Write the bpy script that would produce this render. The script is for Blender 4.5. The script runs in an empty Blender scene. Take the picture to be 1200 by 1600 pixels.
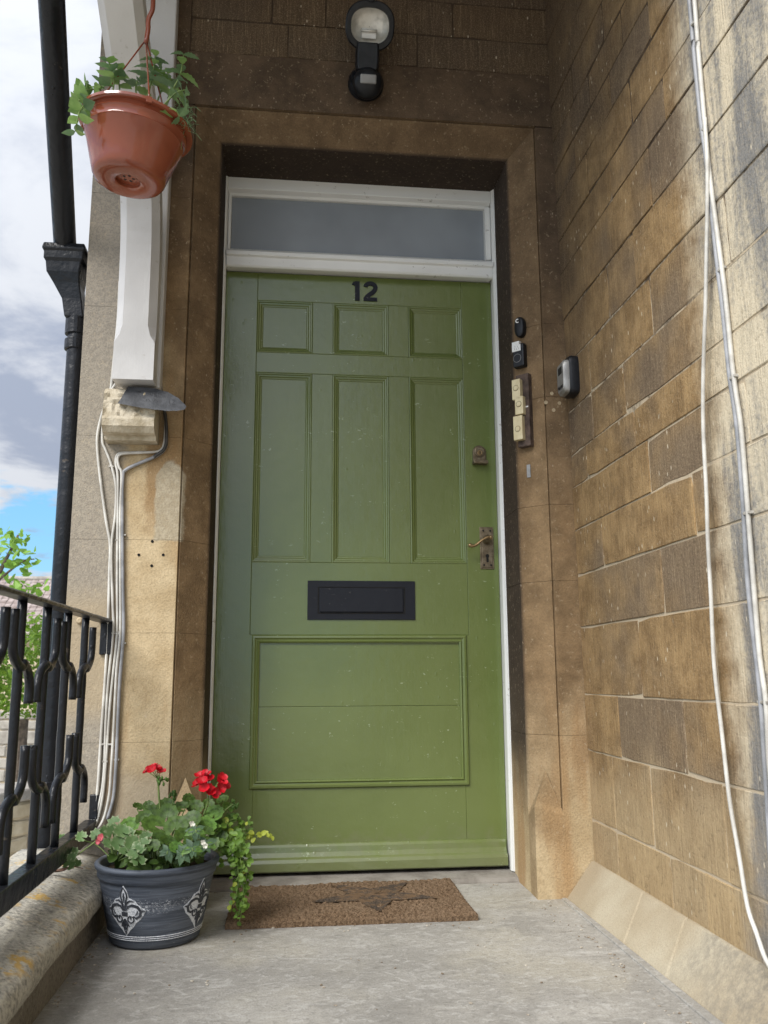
import bpy, bmesh, math, random
from math import sin, cos, pi, radians, sqrt, atan2
from mathutils import Vector, Matrix, noise as mnoise

random.seed(7)
SC = bpy.context.scene
COL = SC.collection

# ------------------------------------------------------------------ camera
CAM_LOC = Vector((0.2339, -2.9169, 0.6135))
YAW, PITCH, ROLL, FPX = radians(6.383), radians(10.616), radians(-0.312), 1350.0
fwd = Vector((sin(YAW)*cos(PITCH), cos(YAW)*cos(PITCH), sin(PITCH)))
r0 = Vector((cos(YAW), -sin(YAW), 0)); u0 = r0.cross(fwd)
rgt = r0*cos(ROLL) + u0*sin(ROLL); upv = -r0*sin(ROLL) + u0*cos(ROLL)
cd = bpy.data.cameras.new('camera'); cam = bpy.data.objects.new('camera', cd); COL.objects.link(cam)
m = Matrix((rgt, upv, -fwd)).transposed().to_4x4(); m.translation = CAM_LOC
cam.matrix_world = m
cd.sensor_fit = 'VERTICAL'; cd.sensor_height = 36; cd.sensor_width = 27
cd.lens = 36*FPX/1600; cd.clip_start = 0.05; cd.clip_end = 2000
cd.dof.use_dof = True; cd.dof.focus_distance = 2.7; cd.dof.aperture_fstop = 8
SC.camera = cam

def P(px, py, ax, val):
    """world point on the surface <ax>=val, measured off the calibrated view"""
    d = fwd + rgt*((px-600)/FPX) - upv*((py-800)/FPX)
    i = 'xyz'.index(ax); t = (val-CAM_LOC[i])/d[i]
    return CAM_LOC + d*t

# ------------------------------------------------------------------ light
SUN_EL, SUN_AZ = radians(46), radians(221)     # azimuth clockwise from +Y (north)
sdir = Vector((sin(SUN_AZ)*cos(SUN_EL), cos(SUN_AZ)*cos(SUN_EL), sin(SUN_EL)))   # towards the sun
W = bpy.data.worlds.new('World'); SC.world = W; W.use_nodes = True
wt = W.node_tree; wt.nodes.clear()

DET = 3.0
class NT:
    def __init__(s, t): s.t = t
    def n(s, typ, **kw):
        nd = s.t.nodes.new(typ)
        for k, v in kw.items(): setattr(nd, k, v)
        return nd
    def put(s, sock, v):
        if v is None: return
        if isinstance(v, bpy.types.NodeSocket): s.t.links.new(v, sock)
        elif isinstance(v, (tuple, list)) and len(v) == 3 and sock.type == 'RGBA': sock.default_value = (*v, 1)
        else: sock.default_value = v
    def math(s, op, a, b=None, c=None, clamp=False):
        nd = s.n('ShaderNodeMath', operation=op, use_clamp=clamp)
        s.put(nd.inputs[0], a); s.put(nd.inputs[1], b); s.put(nd.inputs[2], c)
        return nd.outputs[0]
    def add(s, a, b): return s.math('ADD', a, b)
    def mul(s, a, b): return s.math('MULTIPLY', a, b)
    def sub(s, a, b): return s.math('SUBTRACT', a, b)
    def step(s, v, lo, hi):          # smoothstep
        nd = s.n('ShaderNodeMapRange', interpolation_type='SMOOTHSTEP')
        s.put(nd.inputs[0], v); s.put(nd.inputs[1], lo); s.put(nd.inputs[2], hi)
        nd.inputs[3].default_value = 0; nd.inputs[4].default_value = 1
        return nd.outputs[0]
    def map(s, v, a, b, c, d):
        nd = s.n('ShaderNodeMapRange'); s.put(nd.inputs[0], v)
        for i, x in enumerate((a, b, c, d)): nd.inputs[i+1].default_value = x
        return nd.outputs[0]
    def mix(s, f, a, b, mode='MIX'):
        nd = s.n('ShaderNodeMix', data_type='RGBA', blend_type=mode)
        s.put(nd.inputs[0], f); s.put(nd.inputs[6], a); s.put(nd.inputs[7], b)
        return nd.outputs[2]
    def vmul(s, v, k):
        nd = s.n('ShaderNodeVectorMath', operation='MULTIPLY'); s.put(nd.inputs[0], v); nd.inputs[1].default_value = k
        return nd.outputs[0]
    def vadd(s, v, k):
        nd = s.n('ShaderNodeVectorMath', operation='ADD'); s.put(nd.inputs[0], v); nd.inputs[1].default_value = k
        return nd.outputs[0]
    def noise(s, v, scale, detail=4, rough=0.55, dist=0.0):
        nd = s.n('ShaderNodeTexNoise'); s.put(nd.inputs['Vector'], v)
        nd.inputs['Scale'].default_value = scale; nd.inputs['Detail'].default_value = detail if detail > 7.5 else min(detail, DET)
        nd.inputs['Roughness'].default_value = rough; nd.inputs['Distortion'].default_value = dist
        return nd.outputs[0]
    def voro(s, v, scale, feature='F1'):
        nd = s.n('ShaderNodeTexVoronoi', feature=feature); s.put(nd.inputs['Vector'], v)
        nd.inputs['Scale'].default_value = scale
        return nd.outputs['Distance']
    def xyz(s, v):
        nd = s.n('ShaderNodeSeparateXYZ'); s.put(nd.inputs[0], v); return nd.outputs
    def pos(s): return s.n('ShaderNodeNewGeometry').outputs['Position']
    def obj(s): return s.n('ShaderNodeTexCoord').outputs['Object']
    def rnd(s): return s.n('ShaderNodeObjectInfo').outputs['Random']

g = NT(wt)
sky = g.n('ShaderNodeTexSky', sky_type='NISHITA', sun_disc=False, sun_elevation=SUN_EL, sun_rotation=SUN_AZ,
          air_density=1.0, dust_density=0.6, ozone_density=1.5)
tc = g.n('ShaderNodeTexCoord').outputs['Generated']
sx, sy, sz = g.xyz(tc)
hz = g.add(g.math('MAXIMUM', sz, 0.0), 0.16)
cv = g.n('ShaderNodeCombineXYZ'); g.put(cv.inputs[0], g.math('DIVIDE', sx, hz)); g.put(cv.inputs[1], g.math('DIVIDE', sy, hz))
cvec = g.vadd(cv.outputs[0], (3.1, 1.7, 0.4))
c1 = g.noise(cvec, 0.9, 8, 0.58, 0.25)
c2 = g.noise(g.vadd(cvec, (.2, .9, 0)), 5.0, 8, 0.6)
cover = g.step(sz, 0.15, 0.24)                                   # the low belt of sky is clear but for small cumulus
cl = g.add(g.add(g.add(c1, .04), g.mul(g.sub(c2, 0.5), 0.75)), g.mul(cover, 0.42))
cmask = g.step(cl, 0.55, 0.72)
shade = g.noise(g.vadd(cvec, (5, 2, 1)), 2.1, 8, 0.58, 0.35)
ccol = g.mix(g.step(shade, 0.40, 0.60), (3.3, 3.75, 4.75), (6.2, 6.45, 6.95))
blue = g.mix(0.55, g.vmul(sky.outputs[0], (1, 1, 1)), (1.5, 4.9, 8.2))
dt = g.n('ShaderNodeVectorMath', operation='DOT_PRODUCT'); g.put(dt.inputs[0], tc); dt.inputs[1].default_value = tuple(sdir)
near = g.math('POWER', g.math('MAXIMUM', g.map(dt.outputs['Value'], -1, 1, 0, 1), 0.0), 3.0)      # thin cloud glows round the veiled sun
glow = g.n('ShaderNodeVectorMath', operation='SCALE'); g.put(glow.inputs[0], ccol); g.put(glow.inputs['Scale'], g.add(0.70, g.mul(near, 1.7)))
bg = g.n('ShaderNodeBackground'); g.put(bg.inputs[0], g.mix(cmask, blue, glow.outputs[0])); bg.inputs[1].default_value = 0.05
wo = g.n('ShaderNodeOutputWorld'); wt.links.new(bg.outputs[0], wo.inputs[0])

sl = bpy.data.lights.new('sun', 'SUN'); sl.energy = 1.5; sl.angle = radians(30); sl.color = (1.0, 0.97, 0.925)
so = bpy.data.objects.new('sun', sl); COL.objects.link(so); so.location = (-2, -6, 8)
so.rotation_euler = (-sdir).to_track_quat('-Z', 'Y').to_euler()

SC.view_settings.view_transform = 'Standard'; SC.view_settings.look = 'None'
SC.view_settings.gamma = 1; SC.view_settings.use_curve_mapping = False
SC.view_settings.exposure = 1.6
SC.render.engine = 'CYCLES'
SC.cycles.max_bounces = 5; SC.cycles.diffuse_bounces = 3; SC.cycles.glossy_bounces = 2; SC.cycles.transmission_bounces = 3

# ------------------------------------------------------------------ materials
def mat(name):
    mt = bpy.data.materials.new(name); mt.use_nodes = True
    t = mt.node_tree; t.nodes.clear(); n = NT(t)
    b = n.n('ShaderNodeBsdfPrincipled'); o = n.n('ShaderNodeOutputMaterial'); t.links.new(b.outputs[0], o.inputs[0])
    return mt, n, b
def fin(n, b, col=None, rough=None, h=None, dist=0.001, strength=1.0, spec=None, metal=None):
    n.put(b.inputs['Base Color'], col); n.put(b.inputs['Roughness'], rough)
    if spec is not None: n.put(b.inputs['Specular IOR Level'], spec)
    if metal is not None: n.put(b.inputs['Metallic'], metal)
    if h is not None:
        bp = n.n('ShaderNodeBump'); bp.inputs['Strength'].default_value = strength; bp.inputs['Distance'].default_value = dist
        n.put(bp.inputs['Height'], h); n.put(b.inputs['Normal'], bp.outputs[0])

def m_plain(name, c1, c2, rough=0.6, scale=12, bump=0.0005, bscale=120, spec=0.5, metal=None, world=True, lo=.35, hi=.65):
    mt, n, b = mat(name)
    p = n.pos() if world else n.obj()
    c = n.mix(n.step(n.noise(p, scale, 6, .6), lo, hi), c1, c2)
    fin(n, b, c, rough, n.noise(p, bscale, 4, .6), bump, 1, spec, metal)
    return mt

def m_rightwall():
    mt, n, b = mat('tooled_sandstone')
    p = n.pos(); x, y, z = n.xyz(p)
    big = n.noise(p, 2.3, 4, .6); med = n.noise(p, 13, 4, .65); fine = n.noise(p, 230, 2, .6); grit = n.noise(p, 75, 3, .7)
    str_ = n.noise(n.vmul(p, (210, 210, 9)), 1.0, 3, .7, .4)         # vertical tooling of the mason's comb
    r = n.rnd()
    c = n.mix(n.step(med, .3, .7), (.195, .120, .053), (.330, .215, .100))
    c = n.mix(n.mul(n.step(n.add(big, n.mul(n.sub(r, .5), .34)), .42, .68), .8), c, (.150, .112, .078))
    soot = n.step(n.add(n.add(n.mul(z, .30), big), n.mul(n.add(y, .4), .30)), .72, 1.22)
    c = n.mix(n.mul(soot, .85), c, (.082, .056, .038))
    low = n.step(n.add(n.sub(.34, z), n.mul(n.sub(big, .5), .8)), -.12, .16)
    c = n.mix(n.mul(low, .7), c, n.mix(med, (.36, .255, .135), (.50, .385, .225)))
    out = n.step(n.add(n.sub(-1.235, y), n.mul(n.sub(med, .5), .16)), -.08, .08)
    strk = n.noise(n.vmul(n.vadd(p, (0, .35, 0)), (3, 6.5, 1.4)), 1.0, 4, .62, .4)
    dk = n.add(strk, n.mul(n.sub(grit, .5), .30))
    pale = n.mix(n.step(dk, .42, .62), (.60, .52, .38), (.20, .195, .185))
    c = n.mix(out, c, pale)
    c = n.mix(n.mul(n.step(str_, .46, .70), .50), c, n.mix(.6, c, (.035, .026, .018)))
    c = n.mix(n.mul(n.step(str_, .46, .28), .30), c, n.mix(.55, c, (.62, .47, .28)))
    sp = n.voro(n.vmul(p, (1, 1, .40)), 52)
    flm = n.mul(n.step(sp, .16, .08), n.step(n.noise(p, 6, 2), .46, .60))
    c = n.mix(n.mul(flm, .8), c, (.60, .52, .39))
    c = n.mix(n.mul(n.step(grit, .44, .30), .5), c, n.mix(.6, c, (.03, .022, .015)))
    c = n.mix(n.mul(n.step(fine, .45, .70), .35), c, n.mix(.5, c, (.55, .43, .27)))
    fin(n, b, c, .9, n.add(n.add(n.mul(str_, .8), n.mul(grit, .7)), n.mul(fine, .3)), .0028, 1.0, .2)
    return mt

FY_ = -.322
_pa, _pb = P(240, 780, 'y', FY_), P(291, 780, 'y', FY_)
PXC, PXW = (_pa.x+_pb.x)/2, (_pb.x-_pa.x)/2
PZT, PZB = P(265, 716, 'y', FY_).z, P(265, 847, 'y', FY_).z
def m_front():
    mt, n, b = mat('dressed_sandstone')
    p = n.pos(); x, y, z = n.xyz(p)
    big = n.noise(p, 2.6, 5, .6); med = n.noise(p, 11, 5, .62); fine = n.noise(p, 190, 3, .6); grit = n.noise(p, 70, 5, .7)
    clean = n.mix(n.step(med, .3, .72), (.42, .315, .180), (.54, .425, .262))
    clean = n.mix(n.step(n.noise(n.vmul(p, (9, 9, 1.6)), 1, 4), .50, .68), clean, (.40, .265, .135))     # iron-orange runs
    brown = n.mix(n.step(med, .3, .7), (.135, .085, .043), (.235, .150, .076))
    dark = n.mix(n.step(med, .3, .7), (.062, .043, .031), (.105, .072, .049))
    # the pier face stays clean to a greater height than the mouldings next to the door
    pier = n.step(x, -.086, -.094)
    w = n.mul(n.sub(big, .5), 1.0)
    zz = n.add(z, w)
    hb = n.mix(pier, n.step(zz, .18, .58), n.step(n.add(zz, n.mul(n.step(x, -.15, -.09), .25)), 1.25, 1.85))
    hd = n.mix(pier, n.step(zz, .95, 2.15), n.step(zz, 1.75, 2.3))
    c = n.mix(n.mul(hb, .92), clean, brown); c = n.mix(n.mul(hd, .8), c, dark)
    rev = n.step(y, -.252, -.236)                                   # reveal and soffit are coloured darker than the splay
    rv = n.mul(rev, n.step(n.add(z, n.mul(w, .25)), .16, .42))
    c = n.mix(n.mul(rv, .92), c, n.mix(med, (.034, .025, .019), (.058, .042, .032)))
    spl = n.mul(n.step(y, -.242, -.248), n.step(y, -.3205, -.3175))      # the splay is a lighter brown than the faces either side
    c = n.mix(n.mul(spl, .42), c, n.mix(n.step(med, .3, .7), (.185, .120, .062), (.285, .190, .100)))
    # rain-washed and lichen-greyed outer edge of the pier
    gry = n.step(n.add(n.sub(-.25, x), n.mul(n.sub(med, .5), .07)), -.02, .03)
    gl = n.step(n.add(n.sub(.42, z), n.mul(n.sub(big, .5), .6)), -.05, .12)
    gry = n.math('MAXIMUM', gry, n.mul(n.mul(gl, pier), .55))
    lich = n.mix(n.step(n.add(n.mul(fine, .55), n.mul(n.noise(p, 95, 3, .75), .45)), .40, .60), (.225, .203, .170), (.355, .315, .255))
    midb = n.mul(n.step(z, .45, .55), n.step(z, .90, .78))
    lich = n.mix(n.mul(midb, .6), lich, (.40, .31, .19))
    c = n.mix(n.mul(gry, .92), c, lich)
    # old cement repair: a pale tongue with an iron stain to its left
    wx_ = n.mul(n.sub(n.noise(p, 16, 3, .7), .5), .035)
    dx_ = n.math('ABSOLUTE', n.sub(n.add(x, wx_), PXC)); topz = n.sub(PZT, n.mul(n.mul(dx_, dx_), 26.0))
    pm = n.mul(n.mul(n.step(dx_, PXW, PXW-.010), n.step(n.add(z, wx_), topz, n.sub(topz, .015))), n.step(n.add(z, n.mul(wx_, .6)), PZB, PZB+.008))
    pm = n.mul(pm, n.step(y, FY_+.02, FY_+.005))
    ir = n.mul(n.mul(n.step(n.add(n.add(x, wx_), .062), PXC-.02, PXC+.0), n.step(x, -.088, -.094)), n.mul(n.step(zz, .92, 1.10), n.step(z, 1.42, 1.30)))
    c = n.mix(n.mul(ir, .65), c, (.235, .130, .050))
    c = n.mix(n.mul(pm, .92), c, n.mix(n.step(grit, .3, .7), (.34, .285, .195), (.44, .38, .275)))
    fl = n.mul(n.step(n.voro(n.vmul(p, (1, 1, .5)), 55), .14, .06), n.step(n.noise(p, 4, 2), .47, .6))
    c = n.mix(n.mul(fl, .55), c, (.50, .42, .31))
    c = n.mix(n.mul(n.step(fine, .40, .68), .40), c, n.mix(.5, c, (.02, .015, .01)))
    c = n.mix(n.mul(n.step(grit, .42, .28), .45), c, n.mix(.6, c, (.55, .44, .29)))
    fin(n, b, c, .9, n.add(n.mul(grit, .8), n.mul(fine, .6)), .0022, 1.0, .2)
    return mt

def m_mortar():
    mt, n, b = mat('lime_mortar')
    p = n.pos(); x, y, z = n.xyz(p)
    k = n.step(n.add(n.mul(z, -.42), n.noise(p, 22, 4, .75)), -.32, .05)
    c = n.mix(k, (.07, .05, .035), (.46, .38, .27))
    fin(n, b, c, .95, n.noise(p, 200, 3), .001, 1, .1)
    return mt

def m_floor():
    mt, n, b = mat('worn_flagstone')
    p = n.pos()
    a = n.noise(p, 1.7, 6, .6, .4); f = n.noise(n.vmul(n.vadd(n.vmul(p, (1, 1, 1)), (0, 0, 0)), (24, 34, 20)), 1, 4, .75, 1.4); s = n.noise(p, 240, 3, .6)
    c = n.mix(n.step(a, .36, .64), (.272, .260, .236), (.368, .352, .318))
    c = n.mix(n.mul(n.step(n.noise(n.vadd(p, (3, 1, 0)), 2.2, 4), .5, .66), .6), c, (.365, .338, .275))
    c = n.mix(n.mul(n.step(n.noise(n.vadd(p, (7, 4, 0)), 4.5, 4, .7, .5), .52, .64), .5), c, (.225, .215, .195))
    c = n.mix(n.mul(n.step(n.noise(n.vmul(n.vadd(p, (1, 8, 0)), (3.2, 7, 1)), 1, 4, .75, .8), .60, .70), .5), c, (.50, .49, .46))
    c = n.mix(n.mul(n.step(f, .50, .66), .42), c, (.50, .49, .46))
    c = n.mix(n.mul(n.step(f, .46, .30), .34), c, (.175, .166, .150))
    c = n.mix(n.mul(n.step(n.noise(n.vmul(p, (60, 95, 60)), 1, 3, .7, .5), .54, .66), .38), c, (.13, .122, .11))
    c = n.mix(n.mul(n.step(s, .4, .7), .3), c, (.12, .11, .10))
    fin(n, b, c, n.map(f, .3, .7, .62, .85), n.add(f, n.mul(s, .4)), .002, .9, .35)
    return mt

def m_kerb():
    mt, n, b = mat('lichened_gritstone')
    p = n.pos(); x, y, z = n.xyz(p)
    a = n.noise(p, 4, 6, .65); gr = n.noise(p, 95, 5, .75); s = n.noise(p, 260, 3, .6)
    c = n.mix(n.step(a, .33, .68), (.265, .250, .215), (.42, .40, .35))
    c = n.mix(n.mul(n.step(gr, .45, .64), .7), c, (.52, .48, .39))
    c = n.mix(n.mul(n.step(gr, .47, .33), .6), c, (.085, .078, .066))
    li = n.mul(n.step(n.noise(p, 7, 4, .6), .52, .62), n.step(n.noise(p, 38, 5, .7), .46, .58))
    c = n.mix(n.mul(n.mul(li, n.step(z, .07, .11)), .8), c, (.47, .29, .055))
    li2 = n.mul(n.step(n.noise(n.vadd(p, (9, 2, 4)), 9, 4, .6), .60, .66), n.step(n.noise(p, 45, 4), .5, .6))
    c = n.mix(n.mul(li2, .8), c, (.62, .60, .53))
    low_dark = n.step(z, .062, .035)  # kerb turns a darker brown below the nosing
    c = n.mix(n.mul(low_dark, .6), c, (.085, .062, .040))
    fin(n, b, c, .92, n.add(gr, n.mul(s, .5)), .003, .9, .2)
    return mt

def m_plinth():
    mt, n, b = mat('plinth_sandstone')
    p = n.pos(); x, y, z = n.xyz(p)
    a = n.noise(p, 3.2, 5, .6); gr = n.noise(p, 170, 3, .72); s = n.noise(p, 300, 3, .6)
    c = n.mix(n.step(a, .35, .68), (.34, .28, .19), (.44, .39, .29))
    blk = n.mul(n.step(n.add(n.mul(n.add(y, .95), -1.0), a), .55, .85), n.step(gr, .42, .60))
    gr2 = n.noise(p, 46, 3, .75)
    blk2 = n.mul(n.step(n.add(n.mul(n.add(y, .95), -1.0), a), .50, .95), n.map(gr2, .35, .62, .15, 1.0))
    c = n.mix(n.mul(blk2, .70), c, (.115, .108, .098))
    c = n.mix(n.mul(n.step(s, .4, .7), .3), c, (.16, .13, .09))
    fin(n, b, c, .9, n.add(gr, n.mul(s, .5)), .0016, .9, .2)
    return mt

def m_paint(name, base, var, rough=.28, grain=(14, 14, 1.2), bump=.0006, scuff=(.40, .46, .30), sc=0.5, dirt=None, spec=.5):
    mt, n, b = mat(name)
    p = n.pos(); x, y, z = n.xyz(p)
    br = n.noise(n.vmul(p, tuple(q*10 for q in grain)), 1, 4, .6, .2)
    bl = n.noise(p, 28, 3, .5); a = n.noise(p, 2.5, 4, .6)
    c = n.mix(n.step(a, .3, .7), base, var)
    c = n.mix(n.mul(n.mul(n.step(n.noise(n.vmul(p, (38, 38, 62)), 1, 5, .75), .63, .68), n.step(n.noise(p, 6, 2), .5, .6)), sc), c, scuff)
    if dirt: c = n.mix(n.mul(n.step(n.add(n.sub(.16, z), n.mul(n.sub(n.noise(p, 18, 5, .7), .5), .25)), .03, .14), .55), c, dirt)
    drops = n.step(n.voro(n.vmul(p, (1, 1, .6)), 34), .16, .05)
    h = n.add(n.add(n.mul(br, .35), n.mul(bl, 1.3)), n.mul(n.mul(drops, n.step(n.noise(p, 5, 2), .52, .62)), .8))
    fin(n, b, c, n.map(a, .3, .7, rough*.85, rough*1.25), h, bump, .8, spec)
    return mt

def m_mat():
    mt, n, b = mat('coir_fibre')
    p = n.obj()
    f = n.noise(p, 230, 3, .75); a = n.noise(p, 9, 4, .6)
    c = n.mix(n.step(f, .3, .7), (.075, .048, .029), (.240, .162, .100))
    c = n.mix(n.mul(n.step(a, .35, .7), .4), c, (.19, .135, .088))
    fin(n, b, c, .95, f, .004, 1, .1)
    return mt
def m_matstar():
    mt, n, b = mat('coir_star_print')
    p = n.obj(); f = n.noise(p, 230, 3, .75); a = n.noise(p, 30, 4, .7)
    c = n.mix(n.step(f, .3, .7), (.035, .029, .026), (.125, .096, .072))
    c = n.mix(n.mul(n.step(a, .42, .60), .8), c, (.17, .108, .062))
    fin(n, b, c, .95, f, .004, 1, .1)
    return mt

def m_pot():
    mt, n, b = mat('slate_resin')
    p = n.obj(); x, y, z = n.xyz(p)
    st = n.noise(n.vmul(p, (5, 5, 130)), 1, 5, .7, .1); gr = n.noise(n.vmul(p, (160, 160, 520)), 1, 3, .7)
    c = n.mix(n.step(st, .35, .7), (.044, .053, .071), (.112, .129, .160))
    band = n.mul(n.step(z, .045, .068), n.step(z, .098, .078))
    wh = n.step(n.add(gr, n.mul(band, .15)), .66, .76)
    c = n.mix(n.mul(n.mul(wh, n.step(n.noise(p, 9, 3), .36, .6)), .9), c, (.55, .57, .60))
    c = n.mix(n.mul(n.step(n.noise(n.vmul(p, (3, 3, 60)), 1, 5, .7), .55, .75), .28), c, (.36, .38, .42))
    fin(n, b, c, .58, gr, .0006, .7, .4)
    return mt
def m_chalk():
    mt, n, b = mat('chalky_white_rub')
    p = n.obj(); gr = n.noise(p, 330, 3, .7); a = n.noise(p, 60, 3)
    c = n.mix(n.step(n.add(gr, n.mul(a, .3)), .60, .84), (.66, .68, .71), (.22, .24, .27))
    fin(n, b, c, .75, gr, .0006, .7, .3)
    return mt

def m_leaf(name, c1, c2, rim=None, rimr=.8, trans=.25):
    mt, n, b = mat(name)
    p = n.obj(); a = n.noise(n.pos(), 40, 3, .6)
    c = n.mix(n.step(a, .3, .7), c1, c2)
    c = n.mix(n.mul(n.rnd(), .45), c, tuple(q*1.5 for q in c2))
    if name.startswith('geranium'):
        lx_, ly_, lz_ = n.xyz(p); th = n.math('ARCTAN2', ly_, lx_)
        nd = n.n('ShaderNodeVectorMath', operation='LENGTH'); n.put(nd.inputs[0], n.vmul(p, (1, 1, 0))); rr_ = nd.outputs['Value']
        c = n.mix(n.mul(n.mul(n.step(rr_, .40, .52), n.step(rr_, .74, .62)), .45), c, tuple(q*.45 for q in c1))
        vein = n.step(n.math('ABSOLUTE', n.math('SINE', n.mul(th, 3.5))), .10, .02)
        c = n.mix(n.mul(vein, .35), c, tuple(min(1, q*2.6) for q in c2))
    if rim:
        nd = n.n('ShaderNodeVectorMath', operation='LENGTH'); n.put(nd.inputs[0], n.vmul(p, (1, 1, 0)))
        r = n.add(nd.outputs['Value'], n.mul(n.sub(n.noise(p, 3.2, 3), .5), 1.1))
        c = n.mix(n.step(r, rimr-.16, rimr+.16), c, rim)
    fin(n, b, c, .5, n.noise(n.pos(), 300, 2), .0004, .6, .35)
    # thin leaf: some of the light passes through
    t = n.t; tr = n.n('ShaderNodeBsdfTranslucent'); n.put(tr.inputs[0], c)
    mx = n.n('ShaderNodeMixShader'); mx.inputs[0].default_value = trans
    t.links.new(b.outputs[0], mx.inputs[1]); t.links.new(tr.outputs[0], mx.inputs[2])
    o = [q for q in t.nodes if q.type == 'OUTPUT_MATERIAL'][0]; t.links.new(mx.outputs[0], o.inputs[0])
    return mt

def m_glass(name, tint, rough=.05):
    mt, n, b = mat(name)
    p = n.pos()
    c = n.mix(n.step(n.noise(p, 3, 4), .35, .7), tint, tuple(q*1.25 for q in tint))
    fin(n, b, c, rough, n.noise(p, 6, 2), .0006, .5, .6)
    return mt

M = {}
M['wall'] = m_rightwall(); M['front'] = m_front(); M['mortar'] = m_mortar(); M['floor'] = m_floor()
M['kerb'] = m_kerb(); M['plinth'] = m_plinth()
M['green'] = m_paint('green_gloss_paint', (.116, .150, .041), (.136, .173, .050), .20, bump=.0008, dirt=(.16, .17, .09), spec=.7)
M['white'] = m_paint('white_gloss_paint', (.72, .72, .69), (.80, .80, .77), .35, scuff=(.25, .22, .18), sc=.6)
M['greywhite'] = m_paint('weathered_white_paint', (.42, .41, .40), (.58, .57, .56), .5, scuff=(.30, .27, .22), sc=.6, bump=.001)
M['black'] = m_paint('black_iron_paint', (.008, .009, .011), (.013, .014, .017), .30, grain=(5, 5, 5), bump=.004, scuff=(.10, .08, .06), sc=.5, spec=.25)
M['blackflat'] = m_plain('black_plastic', (.006, .007, .009), (.012, .013, .016), .38, 30, .0003, 200, .3)
M['letter'] = m_paint('black_letterplate_paint', (.006, .007, .012), (.010, .012, .018), .45, grain=(3, 3, 3), bump=.001, scuff=(.15, .14, .13), sc=.6, spec=.30)
M['sill'] = m_plain('weathered_sill', (.17, .152, .130), (.25, .23, .20), .85, 14, .002, 150)
M['brass'] = m_plain('tarnished_brass', (.14, .105, .065), (.24, .19, .125), .45, 60, .0006, 250, .5, .75)
M['brassbright'] = m_plain('worn_brass', (.26, .175, .085), (.36, .25, .13), .4, 60, .0003, 250, .5, .9)
M['hole'] = m_plain('dark_hole', (.004, .004, .004), (.008, .007, .006), .9)
M['cream'] = m_plain('cream_plastic', (.54, .46, .27), (.62, .54, .34), .45, 20, .0003, 200)
M['oldwood'] = m_plain('weathered_board', (.040, .026, .020), (.105, .072, .056), .85, 26, .002, 160)
M['silver'] = m_plain('grey_cast_metal', (.22, .215, .205), (.32, .315, .30), .42, 20, .0004, 220, .5, .4)
M['whiteplas'] = m_plain('white_plastic', (.66, .66, .64), (.76, .76, .74), .45, 20, .0003, 200)
M['cablewhite'] = m_plain('dirty_white_cable', (.40, .38, .34), (.58, .56, .51), .5, 14, .0003, 200)
M['cablegrey'] = m_plain('grey_cable', (.20, .205, .215), (.33, .335, .35), .5, 14, .0003, 200)
M['cabledark'] = m_plain('dark_cable', (.035, .033, .032), (.09, .085, .08), .5, 14, .0003, 200)
M['clip'] = m_plain('cable_clip', (.20, .18, .15), (.42, .40, .36), .6, 50)
M['corbel'] = m_plain('rough_corbel_stone', (.34, .285, .195), (.52, .46, .355), .92, 14, .006, 60, .2)
M['corbelg'] = m_plain('corbel_moulding', (.24, .205, .14), (.38, .33, .24), .9, 18, .002, 120, .2)
M['slate'] = m_plain('dark_slate', (.030, .032, .037), (.062, .065, .072), .6, 30, .0012, 140)
M['scratch'] = m_plain('scratched_mark', (.010, .010, .012), (.02, .02, .022), .8)
M['cement'] = m_plain('cement_repair', (.40, .315, .200), (.49, .405, .280), .92, 16, .002, 130, .2)
M['terracotta'] = m_plain('terracotta_plastic', (.195, .048, .024), (.25, .066, .034), .12, 7, .0002, 60, .6)
M['terradark'] = m_plain('terracotta_hub', (.13, .035, .018), (.19, .055, .030), .35, 7, .0002, 60)
M['soil'] = m_plain('potting_soil', (.012, .009, .006), (.045, .032, .020), .95, 90, .004, 140, .1)
M['pot'] = m_pot(); M['chalk'] = m_chalk(); M['mat'] = m_mat(); M['star'] = m_matstar()
M['emb'] = m_plain('slate_relief', (.026, .030, .038), (.055, .060, .072), .55, 60, .0003, 200, world=False)
M['gleaf'] = m_leaf('geranium_leaf', (.036, .074, .012), (.064, .116, .020), trans=.12)
M['gleaf2'] = m_leaf('geranium_leaf_fresh', (.075, .165, .028), (.115, .215, .042), trans=.2)
M['vleaf'] = m_leaf('variegated_leaf', (.075, .150, .050), (.115, .19, .07), (.30, .36, .20), .92)
M['jenny'] = m_leaf('creeping_leaf', (.085, .175, .026), (.165, .270, .042))
M['jennyy'] = m_leaf('yellow_creeping_leaf', (.24, .31, .035), (.34, .38, .055))
M['blueleaf'] = m_leaf('grey_green_leaf', (.055, .105, .055), (.085, .145, .075))
M['stem'] = m_plain('plant_stem', (.12, .19, .05), (.20, .27, .08), .6, 40)
M['petal'] = m_leaf('red_petal', (.34, .0022, .008), (.44, .004, .013), trans=.08)
M['pink'] = m_leaf('pink_petal', (.62, .10, .13), (.72, .18, .20))
M['whitepetal'] = m_leaf('white_petal', (.62, .60, .52), (.74, .72, .64))
M['dry'] = m_plain('dry_leaf', (.10, .05, .03), (.19, .10, .06), .8, 40)
M['fuch'] = m_leaf('hanging_leaf', (.15, .27, .07), (.25, .38, .12), trans=.35)
M['fuchd'] = m_leaf('hanging_leaf_dull', (.10, .18, .085), (.16, .25, .12), trans=.3)
M['glass'] = m_glass('fanlight_glass', (.215, .235, .255), .42)
M['lens'] = m_plain('lamp_reflector', (.42, .41, .37), (.66, .64, .59), .3, 24, .003, 30, .5, .25)
M['sensor'] = m_plain('sensor_window', (.20, .20, .20), (.27, .27, .27), .4)
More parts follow.
